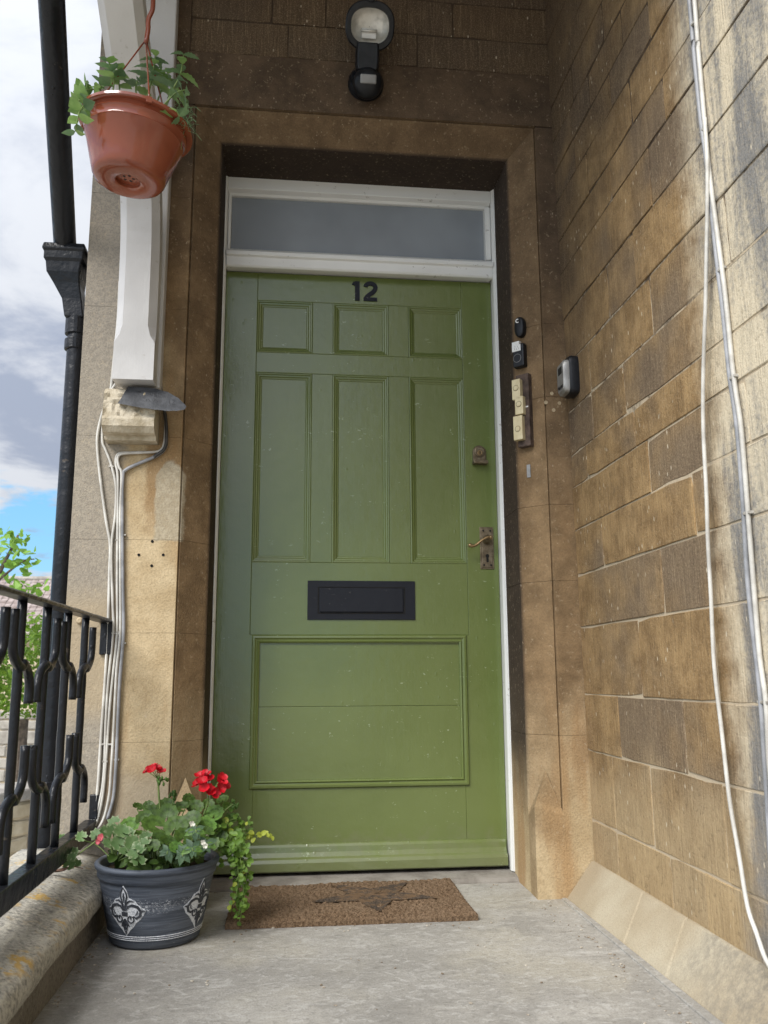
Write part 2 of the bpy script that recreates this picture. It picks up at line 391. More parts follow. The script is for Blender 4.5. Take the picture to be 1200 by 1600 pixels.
M['tree'] = m_leaf('tree_leaf', (.10, .22, .025), (.19, .33, .05), trans=.35)
M['bush'] = m_leaf('bush_leaf', (.10, .21, .020), (.22, .34, .035), trans=.3)
M['bark'] = m_plain('bark', (.06, .045, .032), (.13, .10, .075), .9, 20, .004, 60)
M['tiles'] = m_plain('far_stone_tile', (.235, .185, .165), (.36, .30, .275), .9, 3, .002, 40)
M['rubble'] = m_plain('pale_rubble', (.40, .325, .21), (.56, .48, .34), .9, 6, .004, 40)
M['coping'] = m_plain('grey_coping', (.24, .215, .185), (.36, .33, .285), .9, 6, .003, 60)
M['path'] = m_plain('pale_gravel', (.36, .335, .29), (.50, .47, .41), .9, 3, .004, 30)
M['debris'] = m_plain('grit', (.16, .12, .08), (.45, .41, .34), .9, 60)
M['roofwood'] = m_plain('porch_boards', (.30, .28, .25), (.40, .38, .35), .8, 8)

# ------------------------------------------------------------------ builders
def link(o, parent=None):
    COL.objects.link(o)
    if parent is not None: o.parent = parent
    return o
def tag(o, label, cat, group=None):
    o['label'] = label; o['category'] = cat
    if group: o['group'] = group
    return o
def struct(o): o['kind'] = 'structure'; return o
def empty(name, loc=(0, 0, 0)):
    o = bpy.data.objects.new(name, None); o.location = loc; o.empty_display_size = .05
    return link(o)
def bmobj(name, bm, m_, parent=None, smooth=False, bevel=0, loc=None, seg=2, auto=None):
    bmesh.ops.recalc_face_normals(bm, faces=bm.faces)
    me = bpy.data.meshes.new(name); bm.to_mesh(me); bm.free()
    me.materials.append(M[m_] if isinstance(m_, str) else m_)
    if smooth:
        for p in me.polygons: p.use_smooth = True
    o = bpy.data.objects.new(name, me)
    link(o)
    if parent is not None:
        o.parent = parent; o.matrix_parent_inverse = Matrix.Translation(-Vector(parent.location))
    if loc is not None: o.location = loc
    if bevel:
        md = o.modifiers.new('bevel', 'BEVEL'); md.width = bevel; md.segments = seg; md.limit_method = 'ANGLE'; md.angle_limit = radians(40)
    if auto: 
        try: me.set_sharp_from_angle(angle=radians(auto))
        except Exception: pass
    return o
def BM(): return bmesh.new()
def box(bm, x0, x1, y0, y1, z0, z1):
    v = [bm.verts.new(c) for c in ((x0,y0,z0),(x1,y0,z0),(x1,y1,z0),(x0,y1,z0),(x0,y0,z1),(x1,y0,z1),(x1,y1,z1),(x0,y1,z1))]
    for f in ((0,3,2,1),(4,5,6,7),(0,1,5,4),(1,2,6,5),(2,3,7,6),(3,0,4,7)): bm.faces.new([v[i] for i in f])
    return bm
def prism(bm, pts, z0, z1):
    """plan polygon (x,y) extruded; z0/z1 scalar or per-vertex list"""
    n = len(pts); a = z0 if isinstance(z0, list) else [z0]*n; c = z1 if isinstance(z1, list) else [z1]*n
    lo = [bm.verts.new((p[0], p[1], a[i])) for i, p in enumerate(pts)]
    hi = [bm.verts.new((p[0], p[1], c[i])) for i, p in enumerate(pts)]
    bm.faces.new(lo[::-1]); bm.faces.new(hi)
    for i in range(n): bm.faces.new((lo[i], lo[(i+1) % n], hi[(i+1) % n], hi[i]))
    return bm
def loft(bm, rings, close=True, cap=True):
    vs = [[bm.verts.new(p) for p in r] for r in rings]
    n = len(vs[0])
    for a, b in zip(vs, vs[1:]):
        for i in range(n if close else n-1):
            j = (i+1) % n
            bm.faces.new((a[i], a[j], b[j], b[i]))
    if cap and close:
        bm.faces.new(vs[0][::-1]); bm.faces.new(vs[-1])
    return bm
def lathe(bm, prof, n=48, c=(0, 0, 0), capb=True, capt=False):
    rings = [[(c[0]+r*cos(2*pi*i/n), c[1]+r*sin(2*pi*i/n), c[2]+z) for i in range(n)] for r, z in prof]
    vs = [[bm.verts.new(p) for p in r] for r in rings]
    for a, b in zip(vs, vs[1:]):
        for i in range(n):
            j = (i+1) % n; bm.faces.new((a[i], a[j], b[j], b[i]))
    if capb: bm.faces.new(vs[0][::-1])
    if capt: bm.faces.new(vs[-1])
    return bm
def smoothpts(pts, k=6):
    pts = [Vector(p) for p in pts]
    if len(pts) < 3: return pts
    out = []
    ext = [pts[0]*2-pts[1]] + pts + [pts[-1]*2-pts[-2]]
    for i in range(1, len(ext)-2):
        a, b, c, d = ext[i-1:i+3]
        for s in range(k):
            t = s/k
            out.append(.5*((2*b)+(c-a)*t+(2*a-5*b+4*c-d)*t*t+(-a+3*b-3*c+d)*t*t*t))
    out.append(pts[-1]); return out
def tube(bm, pts, r, n=8, smooth=0, cap=True):
    pts = smoothpts(pts, smooth) if smooth else [Vector(p) for p in pts]
    rings = []; prev = None
    for i, p in enumerate(pts):
        t = (pts[min(i+1, len(pts)-1)] - pts[max(i-1, 0)]).normalized()
        if prev is None: a = Vector((0, 0, 1)) if abs(t.z) < .9 else Vector((1, 0, 0))
        else: a = prev
        u = (a - t*a.dot(t)).normalized(); prev = u; w = t.cross(u)
        rr = r[i] if isinstance(r, (list, tuple)) else (r(i/(len(pts)-1)) if callable(r) else r)
        rings.append([p + u*rr*cos(2*pi*k/n) + w*rr*sin(2*pi*k/n) for k in range(n)])
    return loft(bm, rings, True, cap)
def ball(bm, c, r, n=10, m_=7, sc=(1, 1, 1)):
    mm = Matrix.Translation(c) @ Matrix.Diagonal((*sc, 1))
    bmesh.ops.create_uvsphere(bm, u_segments=n, v_segments=m_, radius=r, matrix=mm); return bm
def stone_block(name, O, U, V, N, w, h, d, m_, parent, rng, ch=.0014, jit=.0014):
    """a squared stone: wobbly arrises, chamfered face; O = lower corner on the face, N points out of the wall"""
    bm = BM(); seg = 5; out = []
    for k in range(seg): out.append((w*k/seg, 0))
    for k in range(seg): out.append((w, h*k/seg))
    for k in range(seg): out.append((w-w*k/seg, h))
    for k in range(seg): out.append((0, h-h*k/seg))
    out = [(a+rng.uniform(-jit, jit), b+rng.uniform(-jit, jit)) for a, b in out]
    for k in (0, seg, 2*seg, 3*seg):                  # knocked-off corners and nibbled arrises
        if rng.random() < .4:
            cx_, cy_ = out[k]; q = rng.uniform(.002, .006)
            out[k] = (cx_+(q if cx_ < w/2 else -q), cy_+(q if cy_ < h/2 else -q))
    for k in range(len(out)):
        if rng.random() < .12:
            cx_, cy_ = out[k]; q = rng.uniform(.001, .0035); out[k] = (cx_, cy_+(q if cy_ < h/2 else -q))
    pr = rng.uniform(-.0012, .0016)
    def ring(ins, dep):
        r = []
        for a, b in out:
            a2 = min(max(a, ins), w-ins) if ins else a; b2 = min(max(b, ins), h-ins) if ins else b
            r.append(O + U*a2 + V*b2 + N*(pr+dep+rng.uniform(-.0006, .0006)))
        return r
    loft(bm, [ring(0, -d), ring(0, -ch*rng.uniform(.6, 1.3)), ring(ch*1.2, 0)])
    return bmobj(name, bm, m_, parent)

def strokes(bm, poly, w, at, depth=.002, closed=False):
    """ribbon of width w along a 2-D polyline; at(u,v,h) maps to the surface"""
    n = len(poly); L = []; R = []
    for i, (a, b) in enumerate(poly):
        p0 = poly[max(i-1, 0)]; p1 = poly[min(i+1, n-1)]
        if closed: p0 = poly[i-1]; p1 = poly[(i+1) % n]
        t = Vector((p1[0]-p0[0], p1[1]-p0[1])); t = t.normalized() if t.length else Vector((1, 0))
        ww = w[i] if isinstance(w, (list, tuple)) else w
        nx, ny = -t.y*ww/2, t.x*ww/2
        L.append((a+nx, b+ny)); R.append((a-nx, b-ny))
    rows = []
    for l, r in zip(L, R):
        rows.append([bm.verts.new(at(l[0], l[1], 0)), bm.verts.new(at(l[0], l[1], depth)), bm.verts.new(at(r[0], r[1], depth)), bm.verts.new(at(r[0], r[1], 0))])
    rng = range(n if closed else n-1)
    for i in rng:
        a = rows[i]; b = rows[(i+1) % n]
        for k in range(3): bm.faces.new((a[k], a[k+1], b[k+1], b[k]))
    if not closed:
        bm.faces.new(rows[0][::-1]); bm.faces.new(rows[-1])
    return bm
def arc(cx, cy, r, a0, a1, n=10, ry=None):
    ry = ry or r
    return [(cx+r*cos(radians(a0+(a1-a0)*i/n)), cy+ry*sin(radians(a0+(a1-a0)*i/n))) for i in range(n+1)]

FY = -.322          # front face of the masonry round the door
FZ = -.03           # floor
XW = lambda z: 1.1386 - .0111*z  # wall, kerb, railing and pot coordinates below are already scaled about the camera

# ================================================================== setting
bm = BM(); box(bm, -300, 300, -60, 600, -1.6, -1.3); struct(bmobj('ground', bm, 'path'))
bm = BM(); box(bm, -.32, 1.6, -4.2, .06, -1.298, FZ)
struct(bmobj('floor', bm, 'floor'))

# ------------------------------------------------------------------ front wall with door surround
fw = empty('door_wall', (0.5, -.2, FZ)); tag(fw, 'brown sandstone wall with chamfered surround framing the green door', 'wall')
rng = random.Random(3)
JL = [FZ, .426, 1.008, 1.324, 1.735, 2.142]
bm = BM(); box(bm, -.397, -.10, FY+.004, .5, -1.29, 4.4); box(bm, 1.055, 1.6, FY+.004, .5, -1.29, 4.4); box(bm, -.10, 1.055, FY+.004, .5, 2.46, 4.4)
box(bm, -.10, 1.055, .065, .5, -1.29, 2.46)
bmobj('wall_core', bm, 'mortar', fw)
G = .0003
def top_list(pl, rev, z): return [2.371-G if abs(p[0]-rev) < 1e-6 else 2.453-G for p in pl] if z is None else z
# left jamb (chamfered) and pier stones
planL = [(-.008, .02), (-.008, -.24), (-.090, FY), (-.171, FY), (-.171, .02)]
def planLw(x1): return [(-.008, .02), (-.008, -.24), (-.090, FY), (x1, FY), (x1, .02)]
QL = (-.0930, FY), (-.0903, -.3110), (-.0868, -.3188)      # quirk that parts the splay from the flat face
JL = [FZ, .426, .734, 1.008, 1.324, 1.738, 2.121]
for i in range(len(JL)):
    z0 = JL[i]+(G if i else 0); z1 = JL[i+1]-G if i+1 < len(JL) else None
    pl = [(-.008, .02), (-.008, -.24), QL[2], QL[1], QL[0], (-.404, FY), (-.404, .3), (-.2, .3), (-.2, .02)]
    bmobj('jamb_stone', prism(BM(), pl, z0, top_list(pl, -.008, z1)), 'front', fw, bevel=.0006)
PZ = [2.453, 2.773, 3.10, 3.4]
for i in range(len(PZ)-1):
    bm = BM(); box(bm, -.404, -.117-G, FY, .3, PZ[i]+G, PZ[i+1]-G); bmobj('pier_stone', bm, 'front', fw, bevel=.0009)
# chamfer stops
def chamf_stop(sgn, rx, fx, cx):
    bm = BM()
    a = (rx, -.24); b = (fx, FY-.0005); c = (cx, FY-.002)
    lo = [bm.verts.new((*p, FZ)) for p in (a, b, c)]; hi = [bm.verts.new((*p, z)) for p, z in ((a, .19), (b, .20), (c, .228))]
    apex = bm.verts.new(((rx+fx)/2+sgn*.002, -.2945, .325))
    for i in range(3):
        j = (i+1) % 3; bm.faces.new((lo[i], lo[j], hi[j], hi[i]))
    bm.faces.new(lo[::-1]); bm.faces.new((hi[0], hi[2], apex)); bm.faces.new((hi[2], hi[1], apex)); bm.faces.new((hi[1], hi[0], apex))
    bmobj('chamfer_stop', bm, 'front', fw)
chamf_stop(-1, .968, 1.056, .965); chamf_stop(1, -.008, -.096, -.005)
# right jamb
JR = [FZ, .429, .8945, 1.136, 1.49, 1.74, 2.142]
for i in range(len(JR)):
    z0 = JR[i]+(G if i else 0); z1 = JR[i+1]-G if i+1 < len(JR) else None
    pl = [(.968, .02), (1.16, .02), (1.16, FY), (1.0530, FY), (1.0503, -.3110), (1.0468, -.3188), (.968, -.24)]
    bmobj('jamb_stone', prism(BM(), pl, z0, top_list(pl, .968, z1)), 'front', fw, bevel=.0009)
# lintel with mitred splay
bm = BM()
A = [(-.008, .02, 2.371), (.968, .02, 2.371), (.968, -.24, 2.371), (-.008, -.24, 2.371)]
B = [(-.0868, -.3188, 2.4498), (1.0468, -.3188, 2.4498)]
Q = [(-.0903, -.300, 2.4525), (1.0503, -.300, 2.4525)]
E_ = [(-.0930, FY, 2.458), (1.0530, FY, 2.458)]
C = [(-.117+G, FY, 2.458), (1.16, FY, 2.458), (1.16, FY, 2.653-G), (-.117+G, FY, 2.653-G)]
D = [(-.117+G, .02, 2.458), (1.16, .02, 2.458), (1.16, .02, 2.653-G), (-.117+G, .02, 2.653-G)]
a, b, q_, e_, c, d = [[bm.verts.new(v) for v in L_] for L_ in (A, B, Q, E_, C, D)]
bm.faces.new(a); bm.faces.new((a[3], a[2], b[1], b[0])); bm.faces.new((b[0], b[1], q_[1], q_[0])); bm.faces.new((q_[0], q_[1], e_[1], e_[0]))
bm.faces.new((c[0], e_[0], e_[1], c[1], c[2], c[3]))
bm.faces.new((c[3], c[2], d[2], d[3])); bm.faces.new((d[0], d[3], d[2], d[1])); bm.faces.new((c[0], c[3], d[3], d[0])); bm.faces.new((c[1], d[1], d[2], c[2]))
bmobj('lintel', bm, 'front', fw)
# coursed stones above
COUR = [(2.653, 2.780, [-.117, .207, .648, 1.14]), (2.780, 2.917, [-.117, .152, .334, .774, 1.14]), (2.917, 3.063, [-.117, .20, .633, 1.14]),
        (3.063, 3.208, [-.117, .354, .768, 1.14]), (3.208, 3.394, [-.117, .178, .561, 1.14])]
for za, zb, xs in COUR:
    for x0, x1 in zip(xs, xs[1:]):
        stone_block('stone', Vector((x0+.0022, FY, za+.0022)), Vector((1, 0, 0)), Vector((0, 0, 1)), Vector((0, -1, 0)), x1-x0-.0044, zb-za-.0044, .05, 'wall', fw, rng)
# cement repair on the pier and old fixing holes
pts = [(235, 742), (243, 724), (258, 716), (272, 722), (284, 745), (292, 790), (297, 835), (284, 846), (262, 842), (240, 848), (236, 800)]
def wobble(poly, k=4, a=.9):
    r = []
    for i, (x, y) in enumerate(poly):
        x2, y2 = poly[(i+1) % len(poly)]
        for s in range(k): r.append((x+(x2-x)*s/k+rng.uniform(-a, a), y+(y2-y)*s/k+rng.uniform(-a, a)))
    return r
def patch(name, poly, m_, yf, th, parent):
    w = wobble(poly); bm = BM()
    fr = [P(x, y, 'y', yf-th) for x, y in w]; cxy = (sum(p[0] for p in w)/len(w), sum(p[1] for p in w)/len(w))
    bk = [P(cxy[0]+(x-cxy[0])*1.03, cxy[1]+(y-cxy[1])*1.02, 'y', yf+.004) for x, y in w]
    loft(bm, [bk, fr]); return bmobj(name, bm, m_, parent)
for px, py in ((217, 867), (255, 867), (237, 884), (238, 846)):
    c = P(px, py, 'y', FY); bm = BM()
    rr = .0028
    loft(bm, [[(c.x+q*cos(t*pi/6), FY-dy, c.z+q*sin(t*pi/6)) for t in range(12)] for q, dy in ((rr*1.5, -.004), (rr*1.5, .0015), (rr, .0018), (rr*.9, .0004))])
    bmobj('fixing_hole', bm, 'hole', fw)
def jx(px, py):            # a point on the right-hand splay
    for k in range(30):
        y = -.24-.082*k/29; p = P(px, py, 'y', y)
        if p.x <= .968+(-.24-y): return p
    return P(px, py, 'y', FY)
for px, py in ((862, 615), (853, 629), (874, 630), (865, 641)):
    c = P(px, py, 'y', FY); bm = BM()
    loft(bm, [[(c.x+q*cos(t*pi/5), FY-dy, c.z+q*sin(t*pi/5)) for t in range(10)] for q, dy in ((.006, -.003), (.006, .002), (.0035, .0024), (.0030, .0008))])
    bmobj('wall_plug', bm, 'cement', fw)

# stone corbel under the bracket
bm = BM()
x0, x1, zt, zb = -.310, -.163, 1.453, 1.298
prof = [(FY+.01, zb), (FY-.05, zb), (FY-.055, zb+.012), (FY-.085, zb+.014), (FY-.102, zb+.030), (FY-.104, zb+.050), (FY-.098, zb+.06)]
rings = []
nx = 18
for i in range(nx+1):
    x = x0+(x1-x0)*i/nx; rng2 = random.Random(i)
    face = [(FY-.099+.0012*k+.012*mnoise.noise(Vector((x*75, k*1.3, 4))), zb+.06+(zt-zb-.075)*k/8) for k in range(1, 9)]
    face[-1] = (FY-.082, zt-.010)
    rings.append([(x+.006*mnoise.noise(Vector((i*1., q*2., 3))) if i in (0, nx) else x, q, z) for q, z in prof+face+[(FY-.06, zt), (FY+.01, zt)]])
loft(bm, rings)
bmobj('corbel', bm, 'corbel', fw, True, auto=28)

# ------------------------------------------------------------------ right-hand side wall
sw = empty('side_wall', (1.1, -1.2, FZ)); tag(sw, 'coursed brown sandstone wall on the right, vertically tooled, grey towards the viewer', 'wall')
YE = -2.35; YEND_W = -6.5
bm = BM(); prism(bm, [(1.14, FY+.02), (1.6, FY+.02), (1.6, YE+.006), (1.14, YE+.006)], -1.29, 4.4)
for v in bm.verts:
    if v.co.x < 1.5: v.co.x = XW(v.co.z) + .0022
bmobj('wall_core', bm, 'mortar', sw)
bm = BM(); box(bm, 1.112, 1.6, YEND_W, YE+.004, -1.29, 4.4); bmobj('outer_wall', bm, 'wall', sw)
BEDS = [FZ, .189, .387, .551, .750, .910, 1.052, 1.187, 1.292, 1.434, 1.591, 1.752, 1.912, 2.030, 2.168, 2.281, 2.395, 2.525, 2.653, 2.780, 2.917, 3.063, 3.208, 3.394]
PERP = {0: [-.519, -.857, -1.031], 1: [-.519, -.774, -1.14], 2: [-.591, -.985], 3: [-.765, -1.161], 4: [-.930], 5: [-.555, -1.122], 6: [-.902], 7: [-.467, -.833],
        8: [-.534, -.783], 9: [-.534, -.983], 10: [-.716, -.907], 11: [-.55, -1.036], 12: [-.788, -1.14], 13: [-.622, -.954], 14: [-.519, -.829, -1.098], 15: [-.674, -.933], 16: [-.54, -.809, -1.078]}
for i in range(len(BEDS)-1):
    za, zb = BEDS[i], BEDS[i+1]
    ps = PERP.get(i) or sorted([-.54-rng.uniform(0, .2), -.88-rng.uniform(-.1, .2)], reverse=True)
    far = [(-1.58 if i % 2 else -1.70)+rng.uniform(-.05, .05), -2.0+rng.uniform(-.08, .08)]
    ys = [FY] + list(ps) + [-1.352+rng.uniform(-.03, .03)]*(i % 3 == 0) + far + [YE]
    for ya, yb in zip(ys, ys[1:]):
        V = Vector((-.011, 0, 1)).normalized()
        stone_block('stone', Vector((XW(za)-.0, ya-.002, za+.002)), Vector((0, -1, 0)), V, Vector((-1, 0, -.011)).normalized(),
                    ya-yb-.004, (zb-za)-.0045, .05, 'wall', sw, rng)
# sloping plinth at the foot
ps = [FY, -.726, -.964, -1.575, YE]
for ya, yb in zip(ps, ps[1:]):
    bm = BM()
    sec = [(1.15, .072), (1.130, .072), (1.046, FZ-.004), (1.15, FZ-.004)]
    skew = .03
    r1 = [(x, ya-.0012+(0 if ya == FY else skew*(z-.02)/.05), z) for x, z in sec]; r2 = [(x, yb+.0012+(0 if yb == YE else skew*(z-.02)/.05), z) for x, z in sec]
    n = 8
    loft(bm, [[tuple(Vector(p).lerp(Vector(q), k/n)+Vector((.0012*mnoise.noise(Vector((k, ya*9, i))), 0, .0010*mnoise.noise(Vector((k, i*5, ya))))))
               for i, (p, q) in enumerate(zip(r1, r2))] for k in range(n+1)])
    bmobj('plinth_stone', bm, 'plinth', sw, bevel=.004)
bm = BM(); prism(bm, [(1.049, FY-.004), (1.034, FY-.006), (1.028, -1.0), (1.022, -1.6), (1.016, YE), (1.049, YE)], FZ-.004, FZ+.0045)
bmobj('mortar_fillet', bm, 'floor', sw, bevel=.002)

# ------------------------------------------------------------------ kerb
kb = BM()
kp = [(-.230, FZ-.01), (-.231, .035), (-.224, .048), (-.211, .058), (-.207, .078), (-.210, .094), (-.219, .106), (-.255, .118), (-.318, .135), (-.391, .146), (-.479, .145), (-.495, .135), (-.495, -1.29), (-.32, -1.29)]
rings = []
for k in range(61):
    y = FY-.001-3.0*k/60
    rings.append([(x+.004*mnoise.noise(Vector((x*9, y*5, z*9)))+.0025*mnoise.noise(Vector((x*30, y*22, z*30))), y,
                   z+(.007*mnoise.noise(Vector((x*7+4, y*4, z*8)))+.003*mnoise.noise(Vector((x*30+4, y*25, 2))) if z > .03 else 0)) for x, z in kp])
loft(kb, rings)
ko = bmobj('kerb_stone', kb, 'kerb', None, smooth=True)
tag(ko, 'long rounded grey kerb stone with orange lichen below the railing', 'kerb')

# porch roof over the landing (above the picture, seen through the shade it throws)
pr = empty('porch_roof', (.3, -.9, 2.99)); tag(pr, 'boarded porch roof above the doorway carried on the white bracket', 'roof')
nb = 11
for i in range(nb):
    x0 = -1.0+2.10*i/nb; bm = BM(); box(bm, x0+.002, x0+2.10/nb-.002, -1.72, FY-.02, 3.0, 3.022); bmobj('board', bm, 'roofwood', pr)
bm = BM(); box(bm, -1.04, 1.085, -1.76, -1.721, 2.93, 3.06); bmobj('fascia', bm, 'greywhite', pr, bevel=.004)
bm = BM(); box(bm, -1.04, 1.085, -1.72, FY-.01, 3.023, 3.06); bmobj('roof_cover', bm, 'slate', pr)

# ------------------------------------------------------------------ door frame and fanlight
fr = empty('door_frame', (.48, -.03, 0)); tag(fr, 'white painted door frame with a narrow fanlight over the green door', 'door frame')
bm = BM(); prism(bm, [(.9615, .05), (.9615, -.03), (.958, -.032), (.958, -.050), (.9635, -.058), (.9645, -.062), (.99, -.062), (.99, .05)], -.0085, 2.41); bmobj('frame_jamb', bm, 'white', fr, bevel=.0015)
bm = BM(); prism(bm, [(-.002, .05), (-.002, -.03), (.001, -.032), (.001, -.044), (-.004, -.052), (-.03, -.052), (-.03, .05)], -.0085, 2.41); bmobj('frame_jamb', bm, 'white', fr, bevel=.0015)
def railx(name, x0, x1, prof, m_='white', bev=.0015):
    bm = BM(); n = len(prof)
    loft(bm, [[(x0, y, z) for y, z in prof], [(x1, y, z) for y, z in prof]]); return bmobj(name, bm, m_, fr, bevel=bev)
railx('frame_head', .0012, .9575, [(.05, 2.315), (-.018, 2.315), (-.026, 2.322), (-.046, 2.328), (-.046, 2.385), (.05, 2.385)])
railx('transom', .0012, .9575, [(.05, 2.034), (-.02, 2.034), (-.028, 2.026), (-.046, 2.026), (-.052, 2.032), (-.052, 2.062), (-.062, 2.066), (-.062, 2.080), (-.046, 2.094), (-.02, 2.104), (.05, 2.104)])
bm = BM(); box(bm, .0014, .012, -.026, .03, 2.1045, 2.3145); bmobj('glazing_bead', bm, 'white', fr, bevel=.002)
bm = BM(); box(bm, .938, .9572, -.034, .03, 2.1045, 2.3145); bmobj('glazing_bead', bm, 'white', fr, bevel=.002)
bm = BM(); box(bm, .0125, .9375, -.006, -.001, 2.1045, 2.3145); bmobj('pane', bm, 'glass', fr)

# ------------------------------------------------------------------ door
dr = empty('front_door', (.48, 0, 0)); tag(dr, 'glossy green panelled front door numbered 12', 'door')
DW = .9600; DX0 = -.0008; DX1 = .9600; DT = 2.030
a0, a1, b0, b1, c0, c1 = .111, .308, .381, .580, .653, .849
def dbox(name, x0, x1, z0, z1, yf=0.0, bev=.0016):
    bm = BM(); box(bm, x0, x1, yf, .045, z0, z1); return bmobj(name, bm, 'green', dr, bevel=bev)
e = .0002
w0_, w1_ = .131, .827
def dpoly(name, pts):
    bm = BM(); loft(bm, [[(x, 0.0, z) for x, z in pts], [(x, .045, z) for x, z in pts]]); return bmobj(name, bm, 'green', dr, bevel=.0012)
dpoly('stile', [(DX0, .004), (w0_, .004), (w0_, .742), (a0, .742), (a0, DT), (DX0, DT)])
dpoly('stile', [(DX1, .004), (DX1, DT), (c1, DT), (c1, .742), (w1_, .742), (w1_, .004)])
dbox('rail', a0+e, c1-e, 1.925, DT); dbox('rail', a0+e, c1-e, 1.656, 1.7305); dbox('rail', a0+e, c1-e, .7423, .986); dbox('rail', w0_+e, w1_-e, .004, .252)
for x0, x1 in ((a1, b0), (b1, c0)):
    dbox('muntin', x0, x1, 1.7307, 1.9248); dbox('muntin', x0, x1, .9862, 1.6558)
def moulding(name, x0, x1, z0, z1, prof):
    """picture-frame moulding: prof = (inset from the opening edge, y)"""
    bm = BM(); rr = []
    for ins, y in prof: rr.append([(x0+ins, y, z0+ins), (x1-ins, y, z0+ins), (x1-ins, y, z1-ins), (x0+ins, y, z1-ins)])
    vs = [[bm.verts.new(p) for p in r] for r in rr]
    for k in range(len(vs)):
        a = vs[k]; b = vs[(k+1) % len(vs)]
        for i in range(4):
            j = (i+1) % 4; bm.faces.new((a[i], a[j], b[j], b[i]))
    return bmobj(name, bm, 'green', dr)
MP = [(.0001, .018), (.0001, .0002), (.003, -.0012), (.006, -.0006), (.0085, .003), (.013, .0038), (.0165, .0075), (.020, .0082), (.0225, .0108), (.0225, .018)]
for x0, x1 in ((a0, a1), (b0, b1), (c0, c1)):
    for z0, z1 in ((1.7305, 1.925), (.986, 1.656)):
        moulding('moulding', x0, x1, z0, z1, MP)
        bm = BM(); box(bm, x0+.0003, x1-.0003, .0105, .04, z0+.0003, z1-.0003); bmobj('panel', bm, 'green', dr)
MB_ = [(-.012, .012), (-.012, -.004), (-.009, -.008), (-.003, -.009), (.002, -.005), (.004, -.0045), (.009, -.009), (.0135, -.006), (.0145, .003), (.0145, .012)]
moulding('moulding', w0_, w1_, .264, .730, MB_)
bm = BM(); box(bm, w0_+.0003, w1_-.0003, .0015, .04, .5095, .7418); bmobj('panel', bm, 'green', dr, bevel=.0012)
bm = BM(); box(bm, w0_+.0003, w1_-.0003, .0008, .04, .2522, .5088); bmobj('panel', bm, 'green', dr, bevel=.0012)
# weatherboard
bm = BM(); pw = [(.001, .083), (-.006, .082), (-.010, .074), (-.012, .058), (-.018, .045), (-.027, .040), (-.032, .030), (-.033, .006), (-.028, .002), (.001, .002)]
n = 16
loft(bm, [[(.004+.950*k/n, y+.0008*mnoise.noise(Vector((k*.7, i, 0))), z+.0008*mnoise.noise(Vector((k*.7, i, 5)))) for i, (y, z) in enumerate(pw)] for k in range(n+1)])
bmobj('weatherboard', bm, 'green', dr, bevel=.001)
# letter plate
bm = BM(); box(bm, .300, .6645, -.005, .001, .793, .924); lp = bmobj('letter_plate', bm, 'letter', dr, bevel=.0012)
bm = BM(); box(bm, .341, .6235, -.0105, -.0052, .818, .899); bmobj('flap', bm, 'letter', lp, bevel=.0035)
bm = BM()
box(bm, .334, .6305, -.0058, -.00505, .8125, .8165); box(bm, .334, .6305, -.0058, -.00505, .9005, .9035)
box(bm, .334, .338, -.0058, -.00505, .8167, .9003); box(bm, .6265, .6305, -.0058, -.00505, .8167, .9003); bmobj('flap_groove', bm, 'hole', lp)
# house number
def onDoor(u, v, h): return (u, -h-.0005, v)
z0 = 1.938; hh = .0735
ox = .4508
bm = BM(); w_ = .0165
strokes(bm, [(ox+.0165, z0), (ox+.0165, z0+hh)], w_, onDoor, .004)
strokes(bm, [(ox+.003, z0+hh*.80), (ox+.0055, z0+hh*.885), (ox+.0155, z0+hh*.905)], [.014, .015, .013], onDoor, .0039)
bmobj('digit_one', bm, 'letter', dr)
bm = BM(); o2 = ox+.0395
pth = arc(o2+.0245, z0+.0515, .0185, 170, -38, 14, .0165) + [(o2+.0335, z0+.0335), (o2+.0195, z0+.0235), (o2+.0095, z0+.0135), (o2+.0075, z0+.004)]
strokes(bm, pth, w_*.92, onDoor, .004)
strokes(bm, [(o2, z0+.0065), (o2+.0485, z0+.0065)], .0135, onDoor, .0038)
bmobj('digit_two', bm, 'letter', dr)
# cylinder lock with pull
lx, lz = P(748.5, 707, 'y', 0).x, P(748.5, 707, 'y', 0).z
bm = BM(); pts = arc(lx, lz, .024, 0, 180, 14)+[(lx-.024, lz-.034), (lx+.024, lz-.034)]
loft(bm, [[(x, .001, z) for x, z in pts], [(x, -.006, z) for x, z in pts], [(lx+(x-lx)*.9, -.009, lz+(z-lz)*.92) for x, z in pts]])
lk = bmobj('lock', bm, 'brass', dr, bevel=.001)
bm = BM(); loft(bm, [[(lx+r*cos(t*pi/10), y, lz+r*sin(t*pi/10)) for t in range(20)] for r, y in ((.019, -.0085), (.019, -.014), (.016, -.0155), (.0155, -.0135))])
bmobj('cylinder', bm, 'brass', lk)
bm = BM(); loft(bm, [[(lx+r*cos(t*pi/8), y, lz-.004+r*sin(t*pi/8)) for t in range(16)] for r, y in ((.010, -.0130), (.010, -.0150), (.008, -.0165))]); bmobj('key_plug', bm, 'brassbright', lk)
bm = BM(); box(bm, lx-.0016, lx+.0016, -.0172, -.0160, lz-.010, lz+.001); bmobj('keyway', bm, 'hole', lk)
bm = BM(); box(bm, lx-.026, lx+.026, -.030, -.0005, lz-.047, lz-.034); bmobj('pull', bm, 'brass', lk, bevel=.003)
